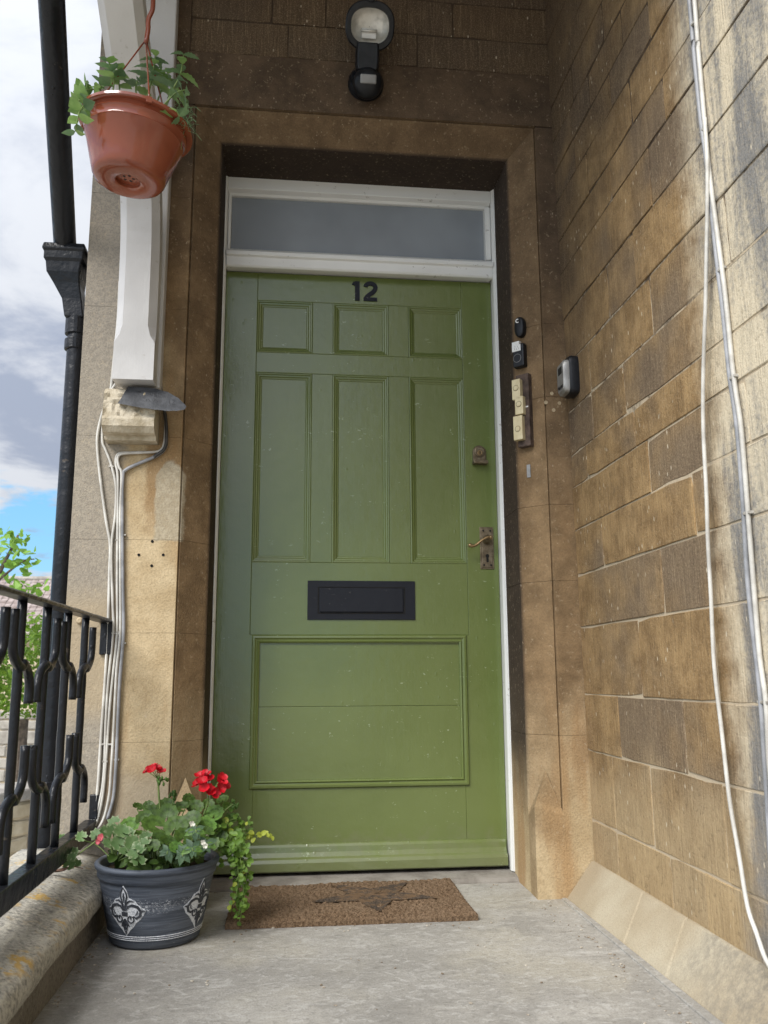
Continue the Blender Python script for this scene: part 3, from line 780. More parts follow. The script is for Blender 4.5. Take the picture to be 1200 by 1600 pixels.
# lever handle on plate
hc = P(760.5, 856.5, 'y', 0); hx, hz = hc.x, hc.z
bm = BM(); box(bm, hx-.0245, hx+.0245, -.004, .0005, hz-.074, hz+.074); hp = bmobj('handle_plate', bm, 'brass', dr, bevel=.003)
bm = BM(); box(bm, hx-.0185, hx+.0185, -.0075, -.0042, hz-.068, hz+.068); bmobj('raised_plate', bm, 'brass', hp, bevel=.003)
for sx_ in (-1, 1):
    for sz_ in (-1, 1):
        bm = BM(); ball(bm, (hx+sx_*.0125, -.0078, hz+sz_*.060), .0036, 8, 5, (1, .5, 1)); bmobj('screw', bm, 'hole', hp)
bm = BM(); loft(bm, [[(hx+r*cos(t*pi/10), y, hz+.028+r*sin(t*pi/10)) for t in range(20)] for r, y in ((.017, -.0076), (.017, -.013), (.011, -.018), (.010, -.045))]); bmobj('boss', bm, 'brass', hp, True)
bm = BM(); tube(bm, [(hx+.004, -.048, hz+.030), (hx-.008, -.050, hz+.030), (hx-.028, -.050, hz+.019), (hx-.046, -.048, hz+.005), (hx-.058, -.046, hz+.0005), (hx-.068, -.044, hz+.003)], lambda t: .0062-.0024*sin(t*pi)+.0012*t, 10, 5)
ball(bm, (hx-.068, -.044, hz+.003), .0075, 10, 7); ball(bm, (hx+.004, -.047, hz+.030), .0085, 10, 7); bmobj('lever', bm, 'brassbright', hp, True)
bm = BM(); loft(bm, [[(hx+r*cos(t*pi/7), y, hz-.028+r*sin(t*pi/7)) for t in range(14)] for r, y in ((.0065, -.0070), (.0065, -.0082))]); box(bm, hx-.004, hx+.004, -.0081, -.0072, hz-.050, hz-.028); bmobj('keyhole', bm, 'hole', hp)

# sill
bm = BM(); n = 24
sec = [(.055, FZ-.006), (-.112, FZ-.006), (-.110, FZ+.004), (-.098, FZ+.013), (-.075, -.0125), (-.02, -.0095), (.055, -.008)]
loft(bm, [[(-.0075+.975*k/n, y+.006*mnoise.noise(Vector((k*.8, i*.1, 2)))*(1 if i in (1, 2, 3) else 0), z+.0012*mnoise.noise(Vector((k*.9, i, 0)))) for i, (y, z) in enumerate(sec)] for k in range(n+1)])
so_ = bmobj('door_sill', bm, 'sill'); tag(so_, 'worn grey threshold under the green door', 'door sill')

# ------------------------------------------------------------------ door mat
mx, my = .418, -.312; MW, MD = .662, .398
mo = empty('door_mat', (mx, my, FZ)); tag(mo, 'brown coir doormat with a dark star before the green door', 'doormat')
def matz(x, y): return .012+.004*mnoise.noise(Vector((x*6, y*6, 1)))+.006*max(0, (y-my)/.2)*(.5+.5*sin((x-mx)*9))*.8
bm = BM(); NX, NY = 110, 68; grid = []
R_ = random.Random(5)
for j in range(NY+1):
    row = []
    for i in range(NX+1):
        x = mx-MW/2+MW*i/NX; y = my-MD/2+MD*j/NY
        ed = i in (0, NX) or j in (0, NY)
        row.append(bm.verts.new((x+R_.uniform(-.0015, .0015), y+R_.uniform(-.0015, .0015), FZ+matz(x, y)+(0 if ed else R_.uniform(0, .007)))))
    grid.append(row)
for j in range(NY):
    for i in range(NX): bm.faces.new((grid[j][i], grid[j][i+1], grid[j+1][i+1], grid[j+1][i]))
rim = [grid[0][i] for i in range(NX+1)]+[grid[j][NX] for j in range(1, NY+1)]+[grid[NY][i] for i in range(NX-1, -1, -1)]+[grid[j][0] for j in range(NY-1, 0, -1)]
lo = [bm.verts.new((v.co.x, v.co.y, FZ+.0005)) for v in rim]
for i in range(len(rim)): bm.faces.new((rim[i], rim[(i+1) % len(rim)], lo[(i+1) % len(rim)], lo[i]))
bmobj('coir_pile', bm, 'mat', mo)
bm = BM(); sp = []
cx, cy = .492, -.285
for k in range(10):
    r = (.175 if k % 2 == 0 else .072); t = -pi/2+k*pi/5
    sp.append((cx+r*cos(t)*1.12, cy+r*sin(t)*.98))
cen = bm.verts.new((cx, cy, FZ+matz(cx, cy)+.0072)); vv = []
sub = []
for k in range(10):
    p, q = sp[k], sp[(k+1) % 10]
    for s in range(5): sub.append((p[0]+(q[0]-p[0])*s/5, p[1]+(q[1]-p[1])*s/5))
rings = [[(cx+(x-cx)*f, cy+(y-cy)*f) for x, y in sub] for f in (.25, .5, .75, 1)]
prev = None
for r in rings:
    cur = [bm.verts.new((x+R_.uniform(-.003, .003), min(y, my+MD/2-.004)+R_.uniform(-.003, .003), FZ+matz(x, y)+.0070+R_.uniform(-.0022, .0008))) for x, y in r]
    for i in range(len(cur)):
        j = (i+1) % len(cur)
        if prev is None: bm.faces.new((cen, cur[i], cur[j]))
        else: bm.faces.new((prev[i], cur[i], cur[j], prev[j]))
    prev = cur
bmobj('star', bm, 'star', mo)

# ------------------------------------------------------------------ security light
c = P(572, 128, 'y', FY-.02); lx, lz = c.x, c.z
sg = empty('security_light', (lx, FY, lz)); tag(sg, 'black security floodlight with motion sensor above the door', 'wall light')
bm = BM(); loft(bm, [[(lx+r*cos(t*pi/14), y, lz+r*sin(t*pi/14)) for t in range(28)] for r, y in ((.060, FY+.001), (.060, FY-.018), (.052, FY-.030))]); bmobj('wall_plate', bm, 'blackflat', sg, True, auto=40)
def aimed(bm_, o, ax): 
    """local part (front = -Y) turned down towards the visitor"""
    bmesh.ops.transform(bm_, matrix=Matrix.Translation(o) @ Matrix.Rotation(radians(ax), 4, 'X'), verts=bm_.verts); return bm_
def circ(r, y, n_=28, kz=1.0): return [(r*cos(2*pi*t/n_), y, kz*r*sin(2*pi*t/n_)) for t in range(n_)]
so2 = P(574, 131, 'y', FY-.065)
bm = BM(); loft(bm, [circ(.030, .045), circ(.046, .020), circ(.049, -.008), circ(.044, -.022), circ(.036, -.030), circ(.020, -.035)]); sn = bmobj('sensor_head', aimed(bm, so2, 30), 'blackflat', sg, True, auto=50)
bm = BM(); box(bm, -.0265, .0265, -.0405, -.012, -.004, .024); bmobj('sensor_window', aimed(bm, so2, 30), 'sensor', sn, bevel=.004)
ao = P(574, 92, 'y', FY-.085)
bm = BM(); loft(bm, [[(a*.038*k, y, q*.030) for a, y in ((-1, .030), (1, .030), (1.05, 0), (.9, -.022), (-.9, -.022), (-1.05, 0))] for q, k in ((-1.3, .92), (-.6, 1), (.5, 1), (1.5, .95))]); bmobj('arm', aimed(bm, ao, 22), 'blackflat', sg, bevel=.004)
lo2 = P(578, 41, 'y', FY-.125)
def lring(w, h, y):
    pts = []
    for i in range(40):
        t = 2*pi*i/40; e_ = .80
        pts.append((w*math.copysign(abs(cos(t))**e_, cos(t)), y, h*math.copysign(abs(sin(t))**e_, sin(t))))
    return pts
bm = BM(); loft(bm, [lring(.040, .036, .075), lring(.066, .060, .050), lring(.076, .069, .012), lring(.080, .0735, .008), lring(.080, .0735, -.012), lring(.076, .070, -.016), lring(.0635, .0535, -.016), lring(.061, .051, -.002)], cap=False)
hd = bmobj('lamp_housing', aimed(bm, lo2, 34), 'blackflat', sg, True, auto=35)
bm = BM(); RR = [lring(.0625, .0525, -.008), lring(.055, .046, .006), lring(.036, .034, .014), lring(.001, .001, .016)]
loft(bm, RR, cap=False); bmobj('reflector', aimed(bm, lo2, 34), 'lens', hd, True)
bm = BM(); box(bm, -.026, .022, -.004, .006, -.036, -.006); bmobj('bulb_holder', aimed(bm, lo2, 34), 'whiteplas', hd, bevel=.002)
bm = BM(); tube(bm, [(-.028, -.008, -.014), (.024, -.008, -.014)], .005, 10); bmobj('bulb', aimed(bm, lo2, 34), 'lens', hd, True)
bm = BM(); box(bm, -.010, .010, -.022, .010, .066, .086); bmobj('screw_tab', aimed(bm, lo2, 34), 'blackflat', hd, bevel=.004)

# ------------------------------------------------------------------ bells, fob, key safe on the right
def onJamb(px, py): return jx(px, py)
sp_n = Vector((-1, -1, 0)).normalized()      # out of the splay
sp_u = Vector((1, -1, 0)).normalized()       # along the splay, towards the viewer
def jbox(bm, c, u0_, u1_, z0_, z1_, n0, n1):
    vs = []
    for nn in (n0, n1):
        for uu, zz_ in ((u0_, z0_), (u1_, z0_), (u1_, z1_), (u0_, z1_)): vs.append(bm.verts.new(c+sp_u*uu+Vector((0, 0, zz_))+sp_n*nn))
    for f in ((0,1,2,3),(7,6,5,4),(0,4,5,1),(1,5,6,2),(2,6,7,3),(3,7,4,0)): bm.faces.new([vs[i] for i in f])
    return bm
# weathered bell board with three pushes
cb = onJamb(822, 643)
bb_ = empty('bell_board', cb); tag(bb_, 'weathered dark board with three cream bell pushes right of the door', 'door bell')
bm = BM(); jbox(bm, cb, -.022, .024, -.122, .122, -.002, .022); bmobj('board', bm, 'oldwood', bb_, bevel=.002)
for uz, zz_, hw, hh_, tw in ((-.012, .068, .0150, .034, -.04), (-.003, .012, .0148, .030, .02), (-.010, -.062, .0165, .040, .01)):
    bm = BM(); cc = cb + sp_u*uz + Vector((0, 0, zz_)); jbox(bm, cc, -hw, hw, -hh_, hh_, .0215, .041)
    q = bmobj('bell_push', bm, 'cream', bb_, bevel=.002)
    bm = BM(); c2_ = cc + Vector((0, 0, -.004 if hh_ > .035 else .004))
    def ringp(r, h): return [c2_ + sp_u*(r*cos(t*pi/10)) + Vector((0, 0, r*sin(t*pi/10))) + sp_n*h for t in range(20)]
    loft(bm, [ringp(.0100, .0395), ringp(.0100, .0416), ringp(.0090, .0417), ringp(.0088, .0405)], cap=False); bmobj('button_ring', bm, 'brass', q)
    bm = BM(); loft(bm, [ringp(.0082, .040), ringp(.0082, .0425), ringp(.0066, .0435)]); bmobj('button', bm, 'cream', q)
bm = BM(); jbox(bm, cb, -.006, -.001, .098, .103, .020, .0245); jbox(bm, cb, -.002, .002, .072, .098, .021, .0232); bmobj('rusty_screw', bm, 'oldwood', bb_)
bm = BM(); jbox(bm, cb, .006, .021, .006, .0105, .0215, .0225); bmobj('paint_fleck', bm, 'whiteplas', bb_)
# black video-less doorbell with paper tag
cr = onJamb(815, 558)
rb = empty('doorbell', cr); tag(rb, 'black rectangular doorbell with a white paper tag above the bell board', 'door bell')
bm = BM(); jbox(bm, cr, -.021, .021, -.040, .040, -.002, .024); bmobj('body', bm, 'blackflat', rb, bevel=.005)
bm = BM()
def rp(r, h): return [cr + sp_u*(-.003+r*cos(t*pi/14)) + Vector((0, 0, -.010+r*sin(t*pi/14))) + sp_n*h for t in range(28)]
loft(bm, [rp(.0145, .0235), rp(.0145, .0248), rp(.0135, .0248), rp(.0135, .0235)], cap=False); bmobj('button_ring', bm, 'silver', rb)
bm = BM(); jbox(bm, cr, -.021, .011, .014, .036, .0242, .0252); jbox(bm, cr, -.021, .006, .0365, .048, .010, .0246); bmobj('paper_tag', bm, 'whiteplas', rb)
bm = BM()
for k, (u_, z_) in enumerate(((-.012, .020), (-.010, .028), (.0, .026), (.004, .019), (-.004, .018))):
    jbox(bm, cr, u_, u_+.0012, z_, z_+.006, .0250, .0255)
bmobj('tag_marks', bm, 'silver', rb)
# key fob reader
cf = onJamb(815, 513)
kf = empty('fob_reader', cf); tag(kf, 'small oval black fob marked with a white C above the doorbell', 'fob')
bm = BM()
def ov(w, h, d): return [cf + sp_u*(w*math.copysign(abs(cos(t*pi/14))**.75, cos(t*pi/14))) + Vector((0, 0, h*math.copysign(abs(sin(t*pi/14))**.8, sin(t*pi/14)))) + sp_n*d for t in range(28)]
loft(bm, [ov(.0175, .034, -.002), ov(.0185, .0350, .010), ov(.0170, .0335, .018), ov(.012, .028, .021)]); bmobj('body', bm, 'blackflat', kf, True, auto=50)
bm = BM(); strokes(bm, arc(-.003, .020, .0058, 50, 310, 14), .0032, lambda u, v, h: cf + sp_u*u + Vector((0, 0, v)) + sp_n*(.0205+h), .0012); bmobj('letter_c', bm, 'whiteplas', kf)
# scrap of tape
ct = onJamb(826, 736); bm = BM(); jbox(bm, ct, -.006, .007, -.021, .021, .0, .0012)
t_ = bmobj('tape_scrap', bm, 'silver'); tag(t_, 'torn scrap of clear tape stuck under the bell board', 'tape')
# key safe
KX, KY, KZ = XW(1.52), -.408, 1.527
ks = empty('key_safe', (KX, KY, KZ)); tag(ks, 'grey key safe with black surround on the right wall', 'key safe')
def kring(hw, zt_, zb_, x, rnd=.35):
    pts = []
    for i in range(32):
        t = 2*pi*i/32; c_, s_ = cos(t), sin(t)
        pts.append((x, KY+hw*math.copysign(abs(c_)**rnd, c_), KZ+(zt_ if s_ > 0 else zb_)*math.copysign(abs(s_)**rnd, s_)))
    return pts
bm = BM(); loft(bm, [kring(.040, .060, .062, KX+.002), kring(.041, .062, .064, KX-.022), kring(.038, .058, .060, KX-.030)]); bmobj('body', bm, 'blackflat', ks, True, auto=40)
bm = BM(); loft(bm, [kring(.034, .050, .060, KX-.028), kring(.034, .048, .058, KX-.042), kring(.030, .040, .050, KX-.049)]); kfc = bmobj('face', bm, 'silver', ks, True, auto=40)
bm = BM(); box(bm, KX-.0505, KX-.046, KY-.018, KY+.016, KZ+.006, KZ+.030); bmobj('dial_window', bm, 'hole', kfc, bevel=.003)
cu = bpy.data.curves.new('lettering', 'FONT'); cu.body = 'Master'; cu.size = .0185; cu.extrude = .0004; cu.align_x = 'CENTER'
tmp = bpy.data.objects.new('tmp', cu); COL.objects.link(tmp)
me = bpy.data.meshes.new_from_object(tmp.evaluated_get(bpy.context.evaluated_depsgraph_get())); bpy.data.objects.remove(tmp)
me.materials.append(M['blackflat']); lt = bpy.data.objects.new('lettering', me); link(lt); lt.parent = kfc
lt.matrix_parent_inverse = Matrix.Translation(-Vector((0, 0, 0)))
lt.matrix_world = Matrix.Translation((KX-.0497, KY, KZ-.041)) @ Matrix(((0, 0, -1, 0), (-1, 0, 0, 0), (0, 1, 0, 0), (0, 0, 0, 1)))

# ------------------------------------------------------------------ porch bracket on the pier
pb = empty('porch_bracket', (-.228, -.38, 1.46)); tag(pb, 'white timber porch bracket with curved brace on a stone corbel', 'bracket')
bm = BM(); box(bm, -.272, -.158, -.372, FY-.001, 1.462, 2.99); bmobj('wall_post', bm, 'greywhite', pb, bevel=.004)
cl_ = [(-.408, 1.463), (-.408, 1.575), (-.408, 1.60), (-.409, 1.76), (-.422, 1.93), (-.475, 2.07), (-.585, 2.19), (-.735, 2.285), (-.90, 2.38), (-1.12, 2.52), (-1.36, 2.70)]
cs = smoothpts([(0, a, b) for a, b in cl_], 4)
rings = []; hw, ht = .0585, .036
for i, p in enumerate(cs):
    t = (cs[min(i+1, len(cs)-1)]-cs[max(i-1, 0)]).normalized()
    nn = Vector((0, -t.z, t.y)).normalized()            # towards the viewer / underneath
    c = max(0.0004, min(1, (p.z-1.577)/.035))*.022
    xc = -.226
    sec = [(-hw, -ht), (hw, -ht), (hw, ht-c), (hw-c, ht), (-hw+c, ht), (-hw, ht-c)]
    rings.append([Vector((xc+a, p.y, p.z))+nn*b for a, b in sec])
bm = BM(); loft(bm, rings); bmobj('brace', bm, 'greywhite', pb, bevel=.0012)
bm = BM(); box(bm, -.278, -.174, -1.41, -.372, 2.86, 2.96); bmobj('wall_plate', bm, 'greywhite', pb, bevel=.004)
bm = BM(); tube(bm, [(-.17, -.92, 2.40), (-.150, -.92, 2.40), (-.143, -.92, 2.392), (-.141, -.92, 2.375), (-.146, -.92, 2.366)], .003, 8, 4); bmobj('screw_hook', bm, 'black', pb, True)

# slate slip under the bracket
sl_ = empty('slate_slip', (-.2, -.38, 1.44)); tag(sl_, 'dark slate slip with scratched writing between bracket and corbel', 'slate')
T0 = Vector((-.30, -.39, 1.451))
out = [(184, 630), (200, 604), (235, 606), (262, 612), (279, 622), (291, 635), (288, 640), (276, 642), (262, 642), (240, 640), (215, 636)]
def slp(px, py, d=0.0):     # a slip tilted towards the viewer
    t = (py-604)/38; return P(px, py, 'y', -.402-.044*t-d)
bm = BM(); w = wobble(out, 3, .35); loft(bm, [[slp(x, y, -.008) for x, y in w], [slp(x, y) for x, y in w]]); sp0 = bmobj('slate', bm, 'slate', sl_)
bm = BM()
def scr(seq, w_=.55):
    strokes(bm, seq, w_, lambda u, v, h: slp(u, v, .0004+h*.0003), 1.0)
for seq in ([(234, 613), (236.5, 619), (239, 613)], [(245, 614), (241.5, 614.5), (241.5, 619.5), (245, 619.5)], [(241.5, 617), (244.3, 617)], [(248, 614.5), (248, 620), (252, 620.5)],
            [(264, 624), (265.5, 631)], [(269, 625), (272, 625), (272, 627.5), (269, 631.5), (274, 632)], [(217, 611), (219.5, 611), (219.5, 613.5), (217, 613.5), (217, 611)],
            [(229, 623), (229, 627)], [(232, 624), (235, 628)], [(238, 624), (240, 628), (242, 624)], [(245, 625), (247, 629)]): scr(seq)
bmobj('scratched_writing', bm, 'scratch', sp0)['kind'] = 'stuff'

# ------------------------------------------------------------------ cables
def cable(name, label, pts, r, m_, group, clips=(), cm='clip', wall='y', plane=None, smooth=5):
    root = bmobj(name, tube(BM(), pts, r, 8, smooth), m_, None, True); tag(root, label, 'cable', group)
    for c in clips:
        bm = BM(); c = Vector(c)
        if wall == 'y': box(bm, c.x-.0075, c.x+.0075, c.y-.0035, plane, c.z-.0025, c.z+.0025)
        else: box(bm, c.x-.004, plane, c.y-.0075, c.y+.0075, c.z-.003, c.z+.003)
        bmobj('cable_clip', bm, cm, root, bevel=.001)
    return root
Yc = FY-.006
def LY(seq, y=Yc): return [P(a, b, 'y', y) for a, b in seq]
gL = 'cables down the left pier'
lowkerb = [P(118, 1312, 'y', FY-.05), P(95, 1325, 'y', FY-.10)]
cable('cable', 'outermost white cable swinging left of the corbel on the pier', LY([(187, 440), (184, 500), (176, 580), (172, 613), (160, 645), (153, 675), (152, 700), (157, 750), (166, 815), (172, 850), (171, 893), (169, 967), (165, 1050), (158, 1150), (151, 1247), (139, 1290)])+[P(116, 1311, 'y', FY-.03), P(98, 1322, 'y', FY-.07)], .0042, 'cablewhite', gL,
      [P(172, 612, 'y', Yc), P(169, 992, 'y', Yc), P(160, 1163, 'y', Yc)], plane=FY+.001)
cable('cable', 'thin white cable emerging under the left end of the corbel', LY([(180, 600), (168, 622)], FY-.02)+LY([(161, 660), (160, 690), (165, 703), (174, 727), (181, 760), (180, 805), (174, 857), (176, 940), (177, 987), (169, 1067), (165, 1133), (163, 1200), (157, 1247), (142, 1292)])+[P(112, 1316, 'y', FY-.03), P(92, 1330, 'y', FY-.07)], .0038, 'cablewhite', gL,
      [P(174, 729, 'y', Yc), P(177, 989, 'y', Yc), P(164, 1190, 'y', Yc)], plane=FY+.001)
cable('cable', 'white cable running straight down the middle of the bundle', LY([(228, 706), (205, 707), (188, 708), (182, 713), (181, 725), (184, 745), (184, 800), (183, 900), (183, 987), (177, 1050), (172, 1100), (166, 1183), (160, 1247), (148, 1290)])+[P(122, 1314, 'y', FY-.03), P(100, 1328, 'y', FY-.07)], .0038, 'cablewhite', gL,
      [P(184, 844, 'y', Yc), P(183, 988, 'y', Yc), P(171, 1163, 'y', Yc)], plane=FY+.001)
cable('cable', 'white cable looping under the corbel from its right side', LY([(259, 60), (260, 150), (260, 300), (253, 470), (246, 565), (251, 600), (258, 650), (257, 688), (250, 704), (225, 707), (192, 709), (184, 716), (186, 730), (190, 742), (188, 800), (188, 900), (188, 987), (182, 1050), (178, 1133), (174, 1200), (170, 1247), (158, 1288)], FY-.010)+[P(132, 1312, 'y', FY-.03), P(108, 1328, 'y', FY-.07)], .0040, 'cablewhite', gL,
      [P(249, 568, 'y', FY-.01), P(188, 990, 'y', Yc)], plane=FY+.001)
cable('cable', 'thick grey cable at the right of the bundle on the pier', LY([(252, 300), (249, 470), (248, 560), (251, 602), (257, 640), (260, 680), (258, 700), (245, 712), (215, 725), (197, 734), (192, 745), (191, 800), (192, 917), (193, 987), (187, 1067), (184, 1133), (181, 1200), (177, 1247), (168, 1280)], FY-.008), .0052, 'cablegrey', gL,
      [P(193, 836, 'y', Yc), P(193, 1005, 'y', Yc), P(182, 1187, 'y', Yc), P(193, 737, 'y', Yc)], plane=FY+.001)
cable('cable', 'dark cable squeezed past the right side of the corbel', LY([(246, 330), (246, 480), (246, 570), (252, 612), (259, 655), (260, 685), (256, 702), (240, 714)], FY-.013), .0050, 'cabledark', gL)
def RX(seq, d=.006): 
    o = []
    for a, b in seq:
        p = P(a, b, 'x', XW(1)-d); p = P(a, b, 'x', XW(p.z)-d); o.append(p)
    return o
gR = 'cables on the right wall'
topx = [(1077, 0), (1084, 75), (1095, 186), (1104, 249), (1113, 339), (1123, 430), (1129, 478), (1140, 586), (1152, 670), (1162, 797), (1167, 890), (1176, 980), (1188, 1085), (1195, 1190), (1199, 1250), (1204, 1330), (1208, 1440)]
gc = RX(topx); up = gc[0]+(gc[0]-gc[1]).normalized()*.9; up.x = XW(up.z)-.006
cable('cable', 'grey cable clipped up the right wall', [up]+gc, .0052, 'cablegrey', gR, [RX([q])[0] for q in ((1083, 38), (1097, 205), (1123, 424), (1142, 592), (1163, 803), (1189, 1097))], wall='x', plane=1.14)
wx = [(1085, 0), (1091, 75), (1100, 180), (1105, 240), (1114, 315), (1128, 420), (1135, 478), (1146, 586), (1158, 670), (1169, 805), (1178, 920), (1187, 1025), (1197, 1100), (1201, 1180), (1206, 1250), (1213, 1430)]
wc = RX(wx, .007); up2 = wc[0]+(wc[0]-wc[1]).normalized()*.9; up2.x = XW(up2.z)-.007
cable('cable', 'white cable clipped beside the grey one on the right wall', [up2]+wc, .0050, 'cablewhite', gR, [RX([q])[0] for q in ((1127, 419), (1147, 588), (1170, 801), (1197, 1098))], wall='x', plane=1.14)
lo_ = [(1101, 185), (1105, 250), (1105, 330), (1103, 444), (1102, 490), (1099, 580), (1099, 670), (1104, 775), (1106, 844), (1111, 935), (1116, 1040), (1128, 1145), (1140, 1250), (1154, 1332), (1168, 1416), (1182, 1458), (1197, 1500), (1222, 1540)]
dd = [.008, .012, .016, .018, .020, .020, .020, .020, .018, .017, .016, .016, .018, .022, .026, .028, .030, .034]
lc = [RX([q], k)[0] for q, k in zip(lo_, dd)]
cable('cable', 'loose white cable hanging free down the right wall', lc, .0044, 'cablewhite', gR)

# ------------------------------------------------------------------ downpipe at the corner of the pier
dp = empty('downpipe', (-.445, -.27, .2)); tag(dp, 'black cast iron downpipe with hopper at the corner of the pier', 'downpipe')
B0 = Vector((-.487, -.262, 1.93)); dirp = (Vector((-.415, -.819, 2.385))-Vector((-.49, -.26, 1.964))).normalized()
bm = BM(); tube(bm, [B0, B0+dirp*.5, B0+dirp*1.4], .0345, 20); bmobj('upper_pipe', bm, 'black', dp, True, auto=50)
bm = BM()
def hop(w_, d_, z_, cx_=-.478, cy_=-.268):
    pts = [(-w_, -d_), (w_, -d_), (w_, d_), (-w_, d_)]
    return [(cx_+a, cy_+b, z_) for a, b in pts]
loft(bm, [hop(.062, .055, 1.945), hop(.066, .059, 1.925), hop(.060, .054, 1.918), hop(.060, .054, 1.895), hop(.054, .050, 1.885), hop(.050, .048, 1.852),
          hop(.040, .040, 1.82, -.468), hop(.030, .034, 1.77, -.450), hop(.029, .034, 1.71, -.440)]); bmobj('hopper', bm, 'black', dp, bevel=.004)
bm = BM(); tube(bm, [(-.438, -.27, 1.72), (-.438, -.27, 1.66)], .033, 20); tube(bm, [(-.438, -.27, 1.645), (-.438, -.27, 1.61)], .032, 20); bmobj('socket', bm, 'black', dp, bevel=.003)
bm = BM(); tube(bm, [(-.4345, -.27, 1.70), (-.4345, -.27, -1.29)], .0275, 18); bmobj('lower_pipe', bm, 'black', dp, True, auto=50)
bm = BM(); tube(bm, [(-.4365, -.27, .32), (-.4365, -.27, .26)], .032, 18); bmobj('socket', bm, 'black', dp, bevel=.003)

# ------------------------------------------------------------------ railing
rl = empty('railing', (-.302, -.8, .17)); tag(rl, 'black wrought iron railing with hooked scroll bars on the kerb', 'railing')
RXc = -.302; YEND = -2.6
bm = BM(); n = 40
def barline(y): return .0
prof = [(-.019, .0), (.019, .0), (.021, .006), (.014, .0105), (-.014, .0105), (-.021, .006)]
loft(bm, [[(RXc+.012+a, FY-.002-(abs(YEND)-.322)*k/n, .764+b+.0012*mnoise.noise(Vector((k*1.7, 0, a*50)))) for a, b in prof] for k in range(n+1)])
bmobj('handrail', bm, 'black', rl, bevel=.002)
bm = BM(); sec = [(-.017, .171), (.015, .171), (.017, .2195), (-.015, .2205)]
loft(bm, [[(RXc+a, FY-.002-(abs(YEND)-.322)*k/n, z+.001*mnoise.noise(Vector((k*1.3, a*90, z*40)))) for a, z in sec] for k in range(n+1)])
bmobj('bottom_rail', bm, 'black', rl, bevel=.003)
bm = BM(); box(bm, RXc+.000, RXc+.034, FY-.010, FY-.0005, .672, .7635); bmobj('wall_plate', bm, 'black', rl, bevel=.003)
bm = BM(); box(bm, RXc-.004, RXc+.020, FY-.010, FY-.0005, .221, .288); bmobj('wall_plate', bm, 'black', rl, bevel=.003)
bars = [-.519-.1885*k for k in range(11)]
for k, y in enumerate(bars):
    bm = BM(); pts = [(RXc+.0012*mnoise.noise(Vector((k, s*.8, 3))), y+.0012*mnoise.noise(Vector((k, s*.8, 7))), .219+.546*s/16) for s in range(17)]
    tube(bm, pts, lambda t: .0100+.0008*mnoise.noise(Vector((t*30, k, 1))), 8); bmobj('bar', bm, 'black', rl, True)
    sg_ = 1 if k % 2 == 0 else -1        # nearest the wall: upper hook on the wall side
    for top, mid, low, s_ in ((.742, .634, .556, sg_), (.472, .375, .285, -sg_)):
        bm = BM(); o_ = .065
        wob = mnoise.noise(Vector((k*3.3, top*9, 2)))*.006
        tube(bm, [(RXc+.006, y+s_*o_*1.02, top+wob), (RXc+.006, y+s_*o_, mid+.040), (RXc+.006, y+s_*o_*.72, mid+.012), (RXc+.008, y+s_*.008, mid-.004), (RXc+.008, y-s_*.008, mid+.004),
                  (RXc+.006, y-s_*o_*.72, mid-.012), (RXc+.006, y-s_*o_, mid-.040), (RXc+.006, y-s_*o_*1.0, low+wob)], .0096, 8, 5)
        bmobj('scroll_bar', bm, 'black', rl, True)
# old white clip under the rail and eye bolt on the pier
c = P(125, 970, 'y', FY); bm = BM()
bmesh.ops.create_cone(bm, segments=16, radius1=.011, radius2=.007, depth=.014, cap_ends=True, matrix=Matrix.Translation((c.x, FY-.006, c.z)) @ Matrix.Rotation(pi/2, 4, 'X'))
eb = bmobj('wall_bolt', bm, 'cement', None, bevel=.002); tag(eb, 'round grey fixing bolt in the pier behind the railing', 'bolt')

# ------------------------------------------------------------------ doorstep flower pot
PX, PY = -.083, -.553
fp = empty('flower_pot', (PX, PY, FZ)); tag(fp, 'dark slate-grey round planter with white fleur-de-lis beside the kerb', 'flower pot')
PROF = [(.100, .0), (.109, .006), (.113, .022), (.115, .030), (.1245, .070), (.132, .110), (.138, .140), (.1405, .1515)]
def prad(h):
    for (r1, z1), (r2, z2) in zip(PROF, PROF[1:]):
        if z1 <= h <= z2: return r1+(r2-r1)*(h-z1)/(z2-z1)
    return PROF[-1][0]
bm = BM(); lathe(bm, PROF+[(.1435, .1535), (.146, .158), (.1465, .170), (.150, .1745), (.153, .179), (.1535, .184), (.151, .1885), (.144, .189), (.139, .186), (.134, .160)], 64, (PX, PY, FZ), True, False)
bo = bmobj('body', bm, 'pot', fp, True, auto=60)
bm = BM(); lathe(bm, [(.1385, .1525), (.1427, .1532), (.1443, .1550), (.1425, .1560)], 64, (PX, PY, FZ), False); bmobj('rim_line', bm, 'chalk', fp, True)
for h in (.024, .0285, .033):
    bm = BM(); r = prad(h); lathe(bm, [(r-.001, h-.0012), (r+.0012, h-.0006), (r+.0012, h+.0006), (r-.001, h+.0012)], 64, (PX, PY, FZ), False); bmobj('foot_line', bm, 'chalk', fp, True)
bm = BM(); lathe(bm, [(.136, .165), (.10, .172), (.05, .176), (.002, .177)], 32, (PX, PY, FZ), False); bmobj('soil', bm, 'soil', fp, True)
